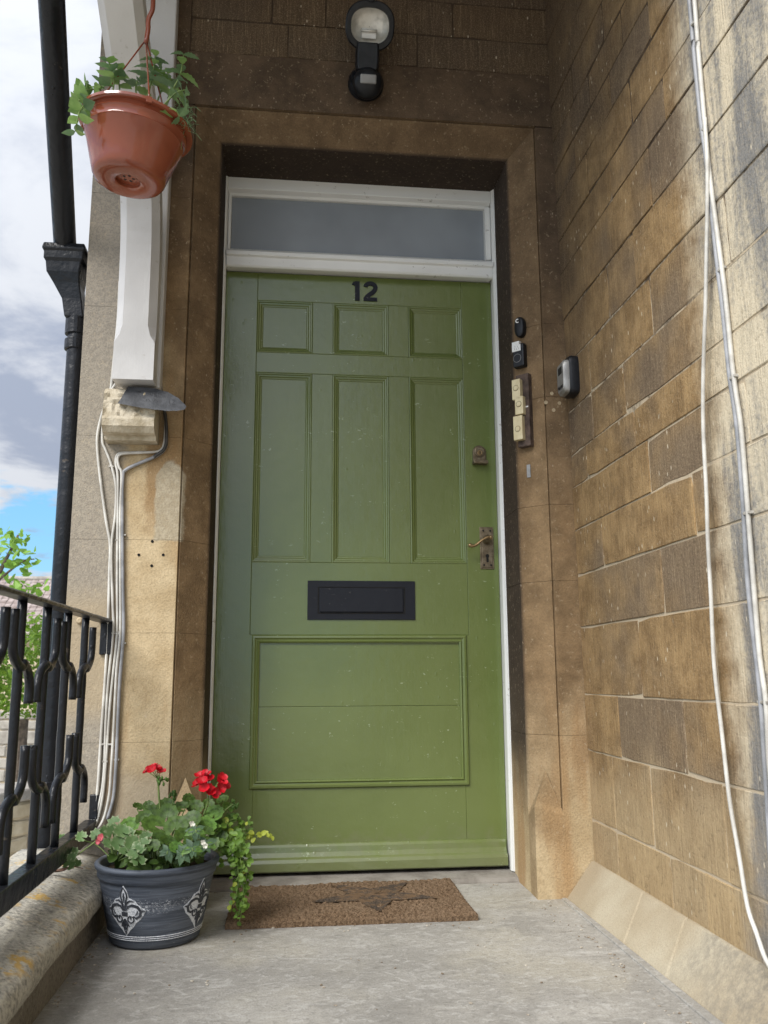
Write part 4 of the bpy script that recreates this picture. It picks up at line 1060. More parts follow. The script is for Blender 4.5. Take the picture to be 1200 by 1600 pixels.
def emblem(ang, hc):
    def at(u, v, h):
        u *= 1.28; v *= 1.25; z = hc+v; r = prad(max(.0, min(.151, z)))+h; a = ang+u/.128
        return (PX+r*cos(a), PY+r*sin(a), FZ+z)
    # chalky ground, rubbed white round the relief
    out_ = [(0, .050), (.007, .038), (.010, .026), (.020, .023), (.027, .014), (.041, .004), (.033, -.010), (.024, -.018), (.016, -.027), (.008, -.034), (0, -.044)]
    out_ = out_ + [(-a, b) for a, b in out_[-2:0:-1]]
    bm = BM(); rr_ = random.Random(int(ang*100))
    def cl_ring(f, h):
        r = []
        for i, (a, b) in enumerate(out_):
            a2, b2 = out_[(i+1) % len(out_)]
            for s in range(3): r.append(at((a+(a2-a)*s/3)*f+rr_.uniform(-.0005, .0005), (b+(b2-b)*s/3)*f+rr_.uniform(-.0005, .0005), h))
        return r
    rs = [cl_ring(f, h) for f, h in ((1.02, -.001), (1.0, .0010), (.7, .0011), (.4, .0011), (.15, .0011))]
    loft(bm, rs); em = bmobj('emblem', bm, 'chalk', fp)
    def add(seq, w_): 
        b_ = BM(); strokes(b_, seq, w_, lambda u, v, h: at(u, v, .0010+h), .0018); bmobj('relief', b_, 'emb', em)
    # centre petal
    add([(0, .047), (-.0055, .036), (-.0065, .030), (-.004, .021), (-.001, .010), (0, .003)], [.001, .0028, .003, .0026, .002, .001])
    add([(0, .047), (.0055, .036), (.0065, .030), (.004, .021), (.001, .010), (0, .003)], [.001, .0028, .003, .0026, .002, .001])
    add([(0, .036), (0, .029), (0, .018)], [.001, .0042, .001])
    for s in (-1, 1):
        add([(s*.0015, .004), (s*.005, .017), (s*.011, .022), (s*.019, .021)], [.0012, .0030, .0036, .001])
        add([(s*.003, .003), (s*.008, .0115), (s*.016, .014), (s*.026, .011), (s*.032, .003), (s*.030, -.006), (s*.023, -.010), (s*.018, -.006)], [.0014, .0036, .005, .0052, .005, .0046, .0040, .0012])
        add([(s*.0255, .004), (s*.0245, -.002), (s*.021, -.004)], [.001, .0022, .001])
        add([(s*.031, .002), (s*.036, .004), (s*.040, .0035)], [.003, .0030, .0008])
        add(arc(s*.0125, -.0125, .0062, 60 if s > 0 else 120, (60-330) if s > 0 else (120+330), 14)+[(s*.0125, -.0125)], .0024)
        add([(s*.002, -.014), (s*.0065, -.022), (s*.0085, -.027)], [.002, .003, .001])
    add([(-.006, -.003), (.006, -.003)], .0075)
    add([(-.0012, -.012), (-.0040, -.026), (0, -.041)], [.002, .0028, .001]); add([(.0012, -.012), (.0040, -.026), (0, -.041)], [.002, .0028, .001])
    add([(0, -.014), (0, -.032)], .0020)
emblem(radians(-116), .090); emblem(radians(-29), .090)

# ------------------------------------------------------------------ plants
PR = random.Random(21)
def leaf_mesh(name, n=11, lobes=.10, notch=.55, cup=.16, fold=0.0):
    """round scalloped leaf, unit radius, stalk at the origin, facing +Z"""
    me_ = bpy.data.meshes.new(name); v = [(0, 0, 0)]; f = []
    N_ = n*2
    for ring_, rr in enumerate((.52, 1.0)):
        for i in range(N_+1):
            t = radians(-90)+notch*.5+(2*pi-notch)*i/N_
            k = 1+(lobes*(1 if i % 2 else -1) if ring_ else 0)
            r = rr*k
            v.append((r*cos(t), r*sin(t), cup*r*r+.05*sin(i*2.1)*rr+fold*abs(cos(t))*r))
    m1 = N_+1
    for i in range(N_):
        f.append((0, 1+i, 2+i)); f.append((1+i, 1+m1+i, 2+m1+i, 2+i))
    me_.from_pydata(v, [], f)
    for p in me_.polygons: p.use_smooth = True
    return me_
def pointy_mesh(name, w=.36, cup=.1, n=6, teeth=0.0, curl=-.25):
    me_ = bpy.data.meshes.new(name); v = []; f = []
    for i in range(n+1):
        t = i/n; ww = w*sin(pi*min(1, t**.8))*(1-.2*t)+(teeth*(1 if i % 2 else -1) if 0 < i < n else 0); zc = curl*t*t
        v += [(-max(ww, .004), t, zc+cup*ww), (0, t, zc), (max(ww, .004), t, zc+cup*ww)]
    for i in range(n):
        a = i*3; f += [(a, a+1, a+4, a+3), (a+1, a+2, a+5, a+4)]
    me_.from_pydata(v, [], f)
    for p in me_.polygons: p.use_smooth = True
    return me_
def orient(pos, normal, up_, size, spin=0.0):
    zz = Vector(normal).normalized(); xx = Vector(up_).cross(zz)
    if xx.length < 1e-4: xx = Vector((1, 0, 0))
    xx.normalize(); yy = zz.cross(xx)
    return Matrix.Translation(pos) @ Matrix((xx, yy, zz)).transposed().to_4x4() @ Matrix.Rotation(spin, 4, 'Z') @ Matrix.Diagonal((size, size, size, 1))
def add_leaf(name, me_, mw, parent):
    o = bpy.data.objects.new(name, me_); link(o); o.parent = parent
    o.matrix_parent_inverse = Matrix.Translation(-Vector(parent.location)); o.matrix_world = mw
    o.matrix_basis = mw
    return o
def withmat(me_, m_):
    c = me_.copy(); c.materials.append(M[m_]); return c
gl = [leaf_mesh('geranium_leaf', 10, .055, .5, .18), leaf_mesh('geranium_leaf', 11, .07, .35, .05), leaf_mesh('geranium_leaf', 9, .06, .6, .30)]
GL = [withmat(a, 'gleaf') for a in gl]+[withmat(gl[0], 'gleaf2')]
VL = [withmat(leaf_mesh('variegated_leaf', 8, .13, .5, .25), 'vleaf'), withmat(leaf_mesh('variegated_leaf', 7, .16, .6, .1), 'vleaf')]
TOPZ = FZ+.18
def PP(px, py, y): return P(px, py, 'y', y)

ge = empty('geranium', (PX, PY, TOPZ)); tag(ge, 'red geranium with round scalloped leaves in the slate-grey planter', 'plant')
camv = lambda p: (CAM_LOC-p).normalized()
spots = [  # px, py, depth, size
 (240,1290,-.60,.037),(275,1292,-.62,.036),(262,1275,-.56,.034),(300,1282,-.58,.030),(322,1290,-.56,.033),(335,1272,-.53,.030),(287,1308,-.65,.030),(250,1308,-.64,.028),
 (282,1264,-.52,.032),(305,1262,-.50,.030),(240,1270,-.54,.026),(226,1280,-.57,.026),(318,1303,-.60,.030),(340,1292,-.52,.030),(215,1262,-.50,.022),(232,1260,-.50,.018),
 (203,1290,-.58,.028),(262,1316,-.66,.026),(240,1322,-.67,.024),(300,1318,-.64,.024),(355,1262,-.48,.024),(348,1250,-.48,.022),(330,1318,-.60,.026),(220,1306,-.62,.026),(275,1325,-.68,.022),
 (310,1335,-.66,.020),(195,1310,-.60,.026),(260,1260,-.48,.026),(295,1250,-.47,.022),(325,1258,-.47,.022),(345,1310,-.54,.024),(205,1325,-.64,.024),(362,1280,-.50,.022)]
bms = BM()
for i, (px, py, y, s) in enumerate(spots):
    p = PP(px, py, y); nrm = camv(p)*PR.uniform(.4, 1.0)+Vector((PR.uniform(-.5, .5), PR.uniform(-.4, .2), PR.uniform(.5, 1.1)))
    add_leaf('leaf', GL[3] if i in (16, 4, 20, 24, 5) else GL[i % 3], orient(p, nrm, (PR.uniform(-.6, .6), 0, 1), s*PR.uniform(.70, .90), PR.uniform(-.7, .7)), ge)
    base = Vector((PX+(p.x-PX)*.3, PY+(p.y-PY)*.4, TOPZ-.02)); tube(bms, [base, base.lerp(p, .55)+Vector((0, 0, .015)), p-nrm.normalized()*.004], .0016, 5, 3)
bmobj('leaf_stalks', bms, 'stem', ge, True)
def petal(bm_, c, d, s, up_=(0, 0, 1)):
    d = Vector(d).normalized(); u = d.cross(Vector(up_)); u = u.normalized() if u.length > .01 else Vector((1, 0, 0)); w_ = u.cross(d)
    vs = [bm_.verts.new(c)]
    k = 7; prev_ = None
    rows = []
    for t, hw in ((.35, .22), (.7, .44), (.92, .40), (1.04, .18)):
        rows.append([bm_.verts.new(Vector(c)+d*s*t*(1-.06*abs(q))+u*s*hw*q+w_*s*(.18*t*t+.10*q*q+.03*PR.uniform(-1, 1))) for q in (-1, 0, 1)])
    bm_.faces.new((vs[0], rows[0][0], rows[0][1])); bm_.faces.new((vs[0], rows[0][1], rows[0][2]))
    for a, b in zip(rows, rows[1:]):
        for i in range(2): bm_.faces.new((a[i], a[i+1], b[i+1], b[i]))
def floret(c, axis, s, m_='petal', parent=None, npet=5):
    bm_ = BM(); ax = Vector(axis).normalized(); u = ax.orthogonal().normalized(); v = ax.cross(u); a0_ = PR.uniform(0, 6)
    for k in range(npet):
        t = a0_+2*pi*k/npet; petal(bm_, c, u*cos(t)+v*sin(t)+ax*PR.uniform(.25, .6), s*PR.uniform(.85, 1.1), ax)
    return bmobj('floret', bm_, m_, parent, True)
def buds(c, r, n_, parent, m_='gleaf2', down=False):
    bm_ = BM()
    for k in range(n_):
        d = Vector((PR.gauss(0, 1), PR.gauss(0, 1), PR.gauss(0, .7)+(-.5 if down else .3))).normalized()
        p = Vector(c)+d*r; tube(bm_, [c, Vector(c)+d*r*.6, p], .0011, 5); ball(bm_, p, .0034, 6, 5, (1, 1, 1.5))
    return bmobj('buds', bm_, m_, parent, True)
def stalk(a, b, r=.0022, bend=.01):
    a, b = Vector(a), Vector(b); mid = a.lerp(b, .5)+Vector((bend, 0, .005)); bm_ = BM(); tube(bm_, [a, mid, b], r, 6, 4); return bmobj('flower_stalk', bm_, 'stem', ge, True)
def umbel(tip, spots_, s, y):
    c0_ = spots_[0]
    bm_ = BM(); ball(bm_, tip, .004, 8, 6)
    hd_ = bmobj('flower_head', bm_, 'gleaf2', ge, True)
    for px, py, dy in spots_:
        p = PP(px, py, y+dy); d = (p-Vector(tip)).normalized()*.9+camv(p)*.6+Vector((0, 0, .15))
        b2 = BM(); tube(b2, [tip, p], .0011, 5); bmobj('pedicel', b2, 'stem', hd_, True)
        floret(p, d, s, 'petal', hd_)
    return hd_
tipA = PP(247, 1217, -.56); stalk(PP(252, 1278, -.54), tipA, .0025, -.002); ha = umbel(tipA, [(238, 1205, -.01), (246, 1203, .005), (232, 1206, .01), (250, 1207, .0), (240, 1200, .015)], .0155, -.56); buds(tipA+Vector((.012, -.004, -.001)), .013, 12, ha, down=True)
tipB = PP(326, 1240, -.55); stalk(PP(318, 1275, -.53), tipB, .0025, .004)
hb_ = umbel(tipB, [(318, 1222, -.012), (310, 1226, .0), (326, 1221, .004), (320, 1232, -.018), (314, 1214, .008), (328, 1236, -.010), (322, 1213, .012), (345, 1222, -.008), (349, 1229, .004), (343, 1232, -.012), (346, 1217, .006), (334, 1240, -.01)], .0180, -.55)
tipC = PP(271, 1243, -.52); stalk(PP(268, 1262, -.52), tipC, .0018, .002); bm = BM(); ball(bm, tipC, .003, 6, 5); hc_ = bmobj('flower_head', bm, 'gleaf2', ge, True); buds(tipC, .010, 14, hc_)
tipD = PP(366, 1256, -.50); stalk(PP(345, 1272, -.51), tipD, .0018, .004); bm = BM(); ball(bm, tipD, .003, 6, 5); hd2 = bmobj('flower_head', bm, 'gleaf2', ge, True); buds(tipD, .011, 13, hd2, down=True)

vg = empty('variegated_ivy_geranium', (PX-.11, PY, TOPZ)); tag(vg, 'cream-edged trailing plant spilling left over the kerb from the planter', 'plant')
vs_ = [(213,1332,-.68,.026),(222,1320,-.67,.024),(206,1318,-.66,.024),(216,1345,-.695,.022),(190,1300,-.62,.025),(176,1300,-.60,.024),(184,1318,-.64,.022),(170,1318,-.62,.020),(200,1305,-.62,.022),(178,1285,-.57,.020),(165,1300,-.58,.020),
       (150,1304,-.56,.018),(127,1308,-.58,.017),(114,1332,-.60,.017),(108,1352,-.62,.018),(102,1322,-.58,.016),(118,1350,-.60,.017),(195,1330,-.66,.020),(228,1310,-.655,.020),(97,1310,-.57,.014),(112,1340,-.64,.014)]
bms = BM(); st0 = Vector((PX-.10, PY-.03, TOPZ+.005)); pts_st = [st0, PP(165, 1308, -.58), PP(140, 1322, -.58), PP(112, 1342, -.60), PP(84, 1356, -.60)]
tube(bms, pts_st, .0018, 5, 5); tube(bms, [st0, PP(150, 1320, -.56), PP(118, 1312, -.57), PP(98, 1318, -.57)], .0016, 5, 5)
for i, (px, py, y, s) in enumerate(vs_):
    p = PP(px, py, y); nrm = camv(p)*PR.uniform(.5, 1)+Vector((PR.uniform(-.5, .4), PR.uniform(-.3, .2), PR.uniform(.3, 1)))
    add_leaf('leaf', VL[i % 2], orient(p, nrm, (PR.uniform(-1, .4), 0, .8), s*.86, PR.uniform(-.8, .8)), vg)
    if px > 160: tube(bms, [st0, st0.lerp(p, .6)+Vector((0, 0, .012)), p], .0014, 5, 3)
bmobj('trailing_stems', bms, 'stem', vg, True)
def small_leaves(bm_, pts, size, m_count, ang=1.0):
    for p, sz in pts:
        nrm = camv(p)*.7+Vector((PR.uniform(-.8, .8), PR.uniform(-.5, .3), PR.uniform(-.1, 1)))
        mw = orient(p, nrm, (PR.uniform(-1, 1), PR.uniform(-1, 1), PR.uniform(-1, 1)), sz); c_ = bm_.verts.new(mw @ Vector((0, 0, 0)))
        rim_ = [bm_.verts.new(mw @ Vector((.80*cos(t*pi/4)*(1-.25*sin(t*pi/4)), sin(t*pi/4)+.1, .42*abs(cos(t*pi/4))-.05))) for t in range(8)]
        for k in range(8): bm_.faces.new((c_, rim_[k], rim_[(k+1) % 8]))
fl_ = floret(PP(158, 1309, -.60), (-.2, -1, .4), .010, 'pink', vg); fl2 = floret(PP(154, 1315, -.60), (-.4, -1, 0), .008, 'pink', vg)

tw = empty('trailing_lysimachia', (PX+.12, PY, TOPZ)); tag(tw, 'lime green creeping plant trailing down over the doormat', 'plant')
bmA = BM(); bmY = BM(); bms = BM()
strands = [([(330,1325,-.56),(356,1312,-.53),(372,1330,-.55),(378,1360,-.56),(380,1395,-.56),(373,1428,-.55)], .30),
           ([(335,1320,-.55),(360,1318,-.52),(378,1340,-.53),(385,1372,-.535),(382,1400,-.54),(374,1440,-.54)], .28),
           ([(335,1315,-.54),(365,1306,-.50),(392,1304,-.48),(420,1306,-.47)], .15), ([(330,1310,-.55),(350,1296,-.52),(372,1296,-.50),(390,1286,-.48)], .15),
           ([(340,1318,-.56),(362,1325,-.55),(370,1345,-.56),(372,1380,-.565),(365,1415,-.56)], .25), ([(335,1300,-.55),(352,1285,-.52),(372,1278,-.50)], .1)]
for sq, _ in strands:
    ctr = smoothpts([PP(*q) for q in sq], 7); tube(bms, ctr, .0012, 5)
    for i, p in enumerate(ctr):
        t = i/len(ctr)
        if i < 3: continue
        dense = 2
        for k in range(dense):
            q = p+Vector((PR.gauss(0, .009), PR.gauss(0, .009), PR.gauss(0, .007))); sz = PR.uniform(.0055, .0115)*(1-.25*t)
            yel = (sq[-1][0] > 400 and t > .55) or PR.random() < .03
            small_leaves(bmY if yel else bmA, [(q, sz)], 1, 1)
for _ in range(40):
    q = PP(PR.gauss(368, 12), PR.gauss(1330, 18), PR.uniform(-.57, -.50)); small_leaves(bmA, [(q, PR.uniform(.006, .012))], 1, 1)
bmobj('foliage', bmA, 'jenny', tw, True)['kind'] = 'stuff'
bmobj('yellow_tips', bmY, 'jennyy', tw, True)['kind'] = 'stuff'
bmobj('stems', bms, 'stem', tw, True)

iw = empty('busy_lizzie', (PX+.06, PY-.06, TOPZ)); tag(iw, 'small grey-green leafed plant with white buds at the planter rim', 'plant')
pt = pointy_mesh('pointed_leaf', .30, .3, 6, 0, -.2); PT = withmat(pt, 'blueleaf'); PT2 = withmat(pt, 'gleaf2')
bms = BM()
for cx_, cy_, y_ in ((305, 1297, -.665), (300, 1325, -.69), (285, 1333, -.69), (322, 1318, -.66), (262, 1330, -.685)):
    c = PP(cx_, cy_, y_); tube(bms, [Vector((PX+.05, PY-.07, TOPZ-.01)), c+Vector((0, 0, -.01)), c], .0016, 5, 3)
    for k in range(7):
        t = 2*pi*k/7+PR.uniform(-.3, .3); d = rgt*cos(t)+upv*sin(t)-fwd*.35
        add_leaf('leaf', PT2 if k % 4 == 0 and cx_ > 290 else PT, orient(c, camv(c)+Vector((0, 0, .3)), d, PR.uniform(.020, .030), 0), iw)
bmobj('stems', bms, 'stem', iw, True)
for px, py in ((320, 1322), (317, 1316), (300, 1287)): floret(PP(px, py, -.70), (.2, -1, .2), .008, 'whitepetal', iw, 4)

# foliage low in the pot, filling between the named leaves
bm = BM()
for _ in range(150):
    a = PR.uniform(0, 2*pi); r = .125*sqrt(PR.random()); p = Vector((PX+r*cos(a), PY+r*sin(a), TOPZ+PR.uniform(0, .055)*(1-.5*r/.125)))
    small_leaves(bm, [(p, PR.uniform(.008, .016))], 1, 1)
uf = bmobj('undergrowth', bm, 'gleaf', None, True); uf['kind'] = 'stuff'; tag(uf, 'low dark green leaves filling the slate-grey planter between the plants', 'foliage')
# a dry leaf on the kerb
bm = BM(); c = P(93, 1365, 'y', -.62); mw = orient(c+Vector((0, 0, .004)), (0, -.2, 1), (1, .2, 0), .034)
for k in range(1): 
    vs = [bm.verts.new(mw @ Vector((x, y, z))) for x, y, z in ((0, -1, .1), (.22, -.4, .22), (.25, .3, .12), (0, .9, .3), (-.25, .3, .2), (-.22, -.4, .05), (0, -.1, -.02))]
    for i in range(6): bm.faces.new((vs[i], vs[(i+1) % 6], vs[6]))
tube(bm, [mw @ Vector((0, .9, .3)), mw @ Vector((.1, 1.6, .1))], .001, 5)
dl_ = bmobj('dry_leaf', bm, 'dry', None, True); tag(dl_, 'curled brown dead leaf lying on the kerb under the trailing plant', 'leaf')

# ------------------------------------------------------------------ hanging pot
HC = Vector((-.159, -.92, 1.956)); HR, HH = .134, .150
hp_ = empty('hanging_pot', HC); tag(hp_, 'terracotta plastic hanging pot on a red hanger, seen from below', 'hanging pot')
tilt = Matrix.Translation(HC) @ Matrix.Rotation(radians(5), 4, Vector((0, 1, 0))) @ Matrix.Translation(-HC)
def tl(bm_): bmesh.ops.transform(bm_, matrix=tilt, verts=bm_.verts); return bm_
c3 = (HC.x, HC.y, HC.z-HH)
bm = lathe(BM(), [(.030, .010), (.030, .002), (.034, .0), (.060, .0005), (.074, .0), (.083, .004), (.088, .012), (.0915, .024), (.1165, .108), (.1188, .1095), (.1175, .113), (.1225, .128), (.1248, .1295), (.1235, .133), (.1250, .141), (.1250, .150), (.116, .150), (.114, .125)], 72, c3, True)
bmobj('bowl', tl(bm), 'terracotta', hp_, True, auto=45)
bm = lathe(BM(), [(.1245, .1415), (.136, .141), (.1385, .143), (.1385, .150), (.1355, .152), (.124, .152)], 72, c3, False); bmobj('rim', tl(bm), 'terracotta', hp_, True, auto=45)
bm = lathe(BM(), [(.020, .0095), (.020, .018), (.0298, .018)], 24, c3, False); bmobj('drain_hub', tl(bm), 'terradark', hp_, True)
for k in range(5):
    t = 2*pi*k/5; bm = BM(); bmesh.ops.create_uvsphere(bm, u_segments=8, v_segments=5, radius=.0042, matrix=Matrix.Translation((c3[0]+.012*cos(t), c3[1]+.012*sin(t), c3[2]+.0105)) @ Matrix.Diagonal((1, 1, .4, 1))); bmobj('drain_hole', tl(bm), 'hole', hp_)
bm = lathe(BM(), [(.116, .132), (.06, .139), (.002, .140)], 32, c3, False); bmobj('soil', tl(bm), 'soil', hp_, True)
ht_ = P(228, 62, 'y', -.92); h2 = P(232, 30, 'y', -.92)
for an in (-68, 52, 172):
    p = tilt @ Vector((HC.x+.133*cos(radians(an)), HC.y+.133*sin(radians(an)), HC.z)); bm = BM(); tube(bm, [p-Vector((0, 0, .006)), p+Vector((0, 0, .01)), ht_], .0021, 6); bmobj('hanger_strand', bm, 'terracotta', hp_, True)
    bm = BM(); mw = orient(p-Vector((0, 0, .004)), Vector((cos(radians(an)), sin(radians(an)), 0)), (0, 0, 1), 1); box(bm, -.007, .007, -.009, .007, -.003, .005); bmesh.ops.transform(bm, matrix=mw, verts=bm.verts); bmobj('strand_clip', bm, 'terracotta', hp_, bevel=.001)
bm = BM(); tube(bm, [ht_-Vector((0, 0, .01)), ht_+Vector((.004, 0, .03)), h2, h2+Vector((.009, 0, .03)), h2+Vector((.008, 0, .07)), h2+Vector((.004, 0, .092)), h2+Vector((-.004, 0, .094)), h2+Vector((-.010, 0, .086))], .0062, 8, 4); bmobj('hook', bm, 'terracotta', hp_, True)

def sprig(root_name, label, stems, leafmesh, size, droop=0):
    e_ = empty(root_name, HC); tag(e_, label, 'plant'); bms_ = BM()
    for sq, nl in stems:
        ctr = smoothpts([P(a, b, 'y', y) for a, b, y in sq], 8); tube(bms_, ctr, lambda t: .0024*(1-.5*t), 6)
        L_ = len(ctr)
        for k in range(nl):
            t = (k+1)/nl; i = min(L_-1, int((.25+.75*t)*(L_-1))); p = ctr[i]; ax = (ctr[min(i+1, L_-1)]-ctr[max(0, i-1)]).normalized()
            for s in (0, 1):
                ang = (k*pi/2*.9)+s*pi+PR.uniform(-.3, .3); u = ax.orthogonal().normalized(); v = ax.cross(u)
                d = (u*cos(ang)+v*sin(ang)+ax*(.25+.5*t)).normalized()
                nrm = ax*.8+d.cross(ax).cross(d)*.6+Vector((0, -.15, .2))
                add_leaf('leaf', leafmesh[(k+s) % len(leafmesh)], orient(p, nrm, d, size*(1.08-.45*t)*PR.uniform(.8, 1.15)), e_)
    bmobj('stems', bms_, 'stem', e_, True); return e_
OV = [withmat(pointy_mesh('oval_leaf', .42, .12, 6, 0, -.12), 'fuch'), withmat(pointy_mesh('oval_leaf', .40, .25, 6, 0, .1), 'fuch'), withmat(pointy_mesh('oval_leaf', .40, .2, 6, 0, .1), 'fuchd')]
NT_ = [withmat(pointy_mesh('toothed_leaf', .27, .2, 11, .03, -.45), 'fuch'), withmat(pointy_mesh('toothed_leaf', .30, .1, 11, .035, -.3), 'fuchd'), withmat(pointy_mesh('toothed_leaf', .26, .2, 11, .03, -.6), 'fuchd')]
sprig('trailing_petunia', 'fresh green oval-leaved plant at the left of the hanging pot', [
    ([(165,150,-.93),(150,140,-.96),(135,140,-.97),(125,135,-.97)], 4), ([(175,150,-.93),(178,125,-.94),(172,105,-.95),(170,95,-.95)], 5), ([(188,150,-.90),(186,130,-.90),(185,110,-.90)], 4),
    ([(160,155,-.95),(138,160,-1.0),(124,175,-1.03),(118,205,-1.03)], 6), ([(150,150,-.98),(132,150,-1.0),(122,158,-1.01)], 3), ([(165,150,-.98),(155,138,-1.0),(158,128,-1.0)], 3)], OV, .046)
sprig('hanging_fuchsia', 'toothed grey-green upright plant at the right of the hanging pot', [
    ([(228,160,-.90),(236,130,-.90),(240,105,-.90),(243,88,-.90)], 6), ([(260,165,-.92),(270,140,-.92),(282,115,-.92),(287,85,-.92)], 5), ([(245,160,-.86),(255,135,-.86),(262,115,-.86)], 4),
    ([(255,165,-.95),(275,145,-.96),(292,140,-.96)], 3), ([(215,155,-.90),(212,135,-.90),(220,118,-.90)], 3), ([(262,168,-.98),(274,172,-1.0),(280,182,-1.0)], 2)], NT_, .060)
bm = BM(); fe = empty('feathery_filler', HC); tag(fe, 'fine threadlike foliage spilling over the right rim of the hanging pot', 'plant')
for k in range(150):
    b_ = P(PR.uniform(200, 292), PR.uniform(150, 195), 'y', PR.uniform(-.98, -.86))
    if k < 75: b_ = P(PR.uniform(266, 296), PR.uniform(165, 205), 'y', PR.uniform(-.98, -.88))
    d = Vector((PR.gauss(.3, .7), PR.gauss(-.2, .6), PR.gauss(.1, .6))).normalized()*PR.uniform(.015, .04)
    tube(bm, [b_, b_+d*.6+Vector((0, 0, .004)), b_+d+Vector((0, 0, -.006))], .0007, 3)
fo = bmobj('threads', bm, 'fuchd', fe); fo['kind'] = 'stuff'

# ------------------------------------------------------------------ grit along the edges of the floor
bm = BM()
for k in range(300):
    if k < 70: x, y = -.228+abs(PR.gauss(0, .02)), PR.uniform(-1.0, FY-.02)
    elif k < 110: x, y = PR.uniform(0, .95), -.115-abs(PR.gauss(0, .02))
    elif k < 140: x, y = PR.uniform(.05, .8), -.51-abs(PR.gauss(0, .03))
    elif k < 220: x, y = PR.uniform(-.2, 1.0), PR.uniform(-1.5, -.5)
    else: x, y = 1.0-abs(PR.gauss(0, .03)), PR.uniform(-1.4, FY-.02)
    s = PR.uniform(.0010, .0036)
    mt_ = Matrix.Translation((x, y, FZ+s*.4)) @ Matrix.Rotation(PR.uniform(0, 6), 4, 'Z') @ Matrix.Diagonal((s*PR.uniform(.7, 2), s, s*.6, 1))
    bmesh.ops.create_icosphere(bm, subdivisions=1, radius=1, matrix=mt_)
gr = bmobj('floor_grit', bm, 'debris'); gr['kind'] = 'stuff'; tag(gr, 'loose grit and crumbs scattered over the floor edges', 'grit')

# ------------------------------------------------------------------ beyond the railing
def leaf_cloud(bm_, centre, rad, n_, size, rr, hollow=.3):
    for _ in range(n_):
        d = Vector((rr.gauss(0, 1), rr.gauss(0, 1), rr.gauss(0, 1))).normalized(); p = Vector(centre)+Vector((d.x*rad[0], d.y*rad[1], d.z*rad[2]))*(hollow+(1-hollow)*rr.random()**.5)
        nrm = Vector((rr.gauss(0, 1), rr.gauss(-.5, 1), rr.gauss(.6, 1))).normalized(); u = nrm.orthogonal().normalized(); u.rotate(Matrix.Rotation(rr.uniform(0, 6), 3, nrm)); v = nrm.cross(u); s = size*rr.uniform(.6, 1.25)
        vs = [bm_.verts.new(p+u*s*a+v*s*b+nrm*s*c) for a, b, c in ((-.55, 0, 0), (-.2, .32, .06), (.35, .26, .04), (.6, 0, -.12), (.35, -.26, .04), (-.2, -.32, .06))]
        bm_.faces.new(vs)
rr = random.Random(4)
tr = empty('garden_tree', (-2.55, 5, -1.3)); tag(tr, 'young tree with large bright green leaves beyond the railing', 'tree')
bm = BM(); tube(bm, [(-2.60, 5, -1.3), (-2.56, 5, .2), (-2.50, 5, 1.0), (-2.32, 5.0, 1.45), (-2.16, 5, 1.85)], lambda t: .05*(1-.8*t), 8, 4)
tube(bm, [(-2.50, 5, 1.0), (-2.9, 5.1, 1.6), (-3.1, 5.1, 2.2)], lambda t: .03*(1-.7*t), 7, 4); tube(bm, [(-2.35, 5, 1.4), (-2.1, 4.95, 1.6), (-1.98, 4.9, 1.62)], lambda t: .014*(1-.7*t), 6, 3)
bmobj('trunk', bm, 'bark', tr, True)
bm = BM(); leaf_cloud(bm, (-2.30, 5, 1.60), (.32, .35, .30), 75, .085, rr); leaf_cloud(bm, (-2.75, 5.1, 1.75), (.5, .4, .6), 180, .085, rr); leaf_cloud(bm, (-2.08, 4.95, 1.62), (.14, .2, .16), 16, .075, rr); leaf_cloud(bm, (-1.98, 4.8, 1.36), (.16, .2, .10), 26, .08, rr)
leaf_cloud(bm, (-2.17, 5, 1.83), (.10, .2, .08), 14, .07, rr)
bmobj('crown', bm, 'tree', tr)['kind'] = 'stuff'
bu = empty('hedge_shrub', (-2.2, 6, -1.3)); tag(bu, 'dense yellow-green shrub behind the black railing', 'shrub')
bm = BM(); tube(bm, [(-2.3, 6, -1.3), (-2.3, 6, .2)], .06, 8); bmobj('trunk', bm, 'bark', bu)
bm = BM(); leaf_cloud(bm, (-2.35, 6.0, .72), (.62, .6, .52), 2600, .052, rr, .35); leaf_cloud(bm, (-3.2, 6.3, .8), (.7, .6, .6), 1500, .055, rr, .35); bmobj('crown', bm, 'bush', bu)['kind'] = 'stuff'
hs = empty('neighbour_house', (-8, 26, -1.3)); tag(hs, 'distant house with a pinkish stone-tiled roof beyond the tree', 'house')
bm = BM(); box(bm, -14, -4.6, 27, 33, -1.3, 1.9); bmobj('wall', bm, 'rubble', hs)
for r_ in range(14):
    t0, t1 = r_/14, (r_+1.15)/14
    ya, za, yb, zb = 26.6+3.4*t0, 1.75+2.33*t0, 26.6+3.4*t1, 1.75+2.33*t1
    bm = BM(); n_ = 44
    for k in range(n_):
        x0 = -14.2+9.8*k/n_; j = rr.uniform(-.03, .03)
        v = [bm.verts.new(c) for c in ((x0+.01, ya+j, za+.07+j), (x0+9.8/n_-.01, ya+j, za+.07+j), (x0+9.8/n_-.01, yb, zb+.02), (x0+.01, yb, zb+.02), (x0+.01, ya+j, za+j), (x0+9.8/n_-.01, ya+j, za+j))]
        bm.faces.new((v[0], v[1], v[2], v[3])); bm.faces.new((v[4], v[5], v[1], v[0]))
    bmobj('roof_tile_row', bm, 'tiles', hs)['kind'] = 'stuff'
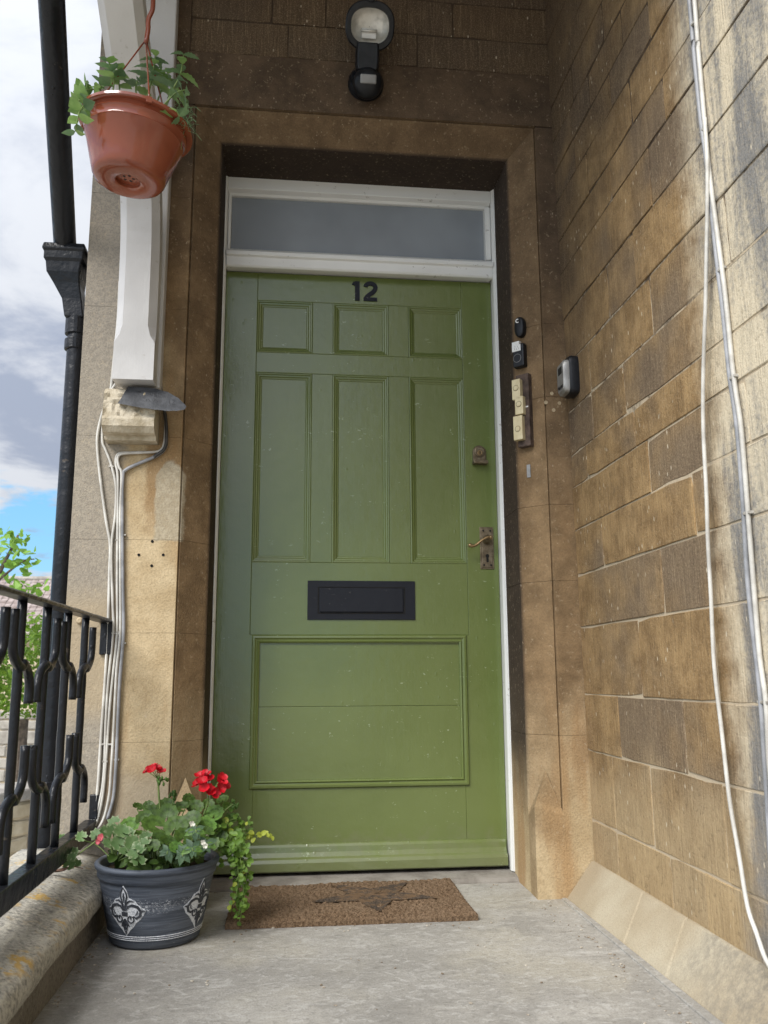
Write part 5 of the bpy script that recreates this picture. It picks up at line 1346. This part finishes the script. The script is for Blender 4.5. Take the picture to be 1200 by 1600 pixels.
bm = BM(); tube(bm, [(-14.2, 30, 4.12), (-4.4, 30, 4.12)], .10, 8); bmobj('ridge', bm, 'coping', hs)
bm = BM(); prism(bm, [(-14, 30.1), (-4.6, 30.1), (-4.6, 33.4), (-14, 33.4)], 1.9, [4.0, 4.0, 1.9+.05, 1.9+.05]); bmobj('back_roof', bm, 'tiles', hs)
def rubble_wall(name, label, A_, B_, zb, zt, th, m_, hrow, wst, cop):
    e_ = empty(name, (A_[0], A_[1], zb)); tag(e_, label, 'wall'); A_, B_ = Vector((*A_, 0)), Vector((*B_, 0)); d = (B_-A_); L_ = d.length; d.normalize(); nrm = Vector((d.y, -d.x, 0))
    if nrm.y > 0: nrm = -nrm
    bm = BM(); vs = [A_, B_, B_-nrm*th, A_-nrm*th]; prism(bm, [(v.x, v.y) for v in vs], zb, zt); bmobj('core', bm, 'mortar' if m_ != 'path' else m_, e_)
    z = zb
    while z < zt-.03:
        h_ = min(hrow*rr.uniform(.8, 1.2), zt-z); s = 0
        while s < L_-.03:
            w__ = min(wst*rr.uniform(.6, 1.4), L_-s)
            stone_block('stone', A_+d*(s+.006)+Vector((0, 0, z+.006))+nrm*.02, d, Vector((0, 0, 1)), nrm, w__-.012, h_-.012, .03, m_, e_, rr, .012, .006)
            s += w__
        z += h_
    if cop:
        s = 0
        while s < L_:
            w__ = min(.55, L_-s); c_ = [A_+d*(s+.004)+nrm*.06, A_+d*(s+w__-.004)+nrm*.06, A_+d*(s+w__-.004)-nrm*(th+.04), A_+d*(s+.004)-nrm*(th+.04)]
            bm = BM(); prism(bm, [(v.x, v.y) for v in c_], zt, zt+.075); bmobj('coping_stone', bm, 'coping', e_, bevel=.012); s += w__
    return e_
rubble_wall('garden_wall', 'low pale rubble wall with grey coping below the railing', (-2.1, 1.9), (-.9, 4.1), -1.3, -.17, .25, 'rubble', .115, .20, True)
rubble_wall('boundary_wall', 'pale far boundary wall under the yellow-green shrub', (-4.6, 8.2), (-1.2, 7.6), -1.3, .22, .25, 'coping', .14, .26, False)
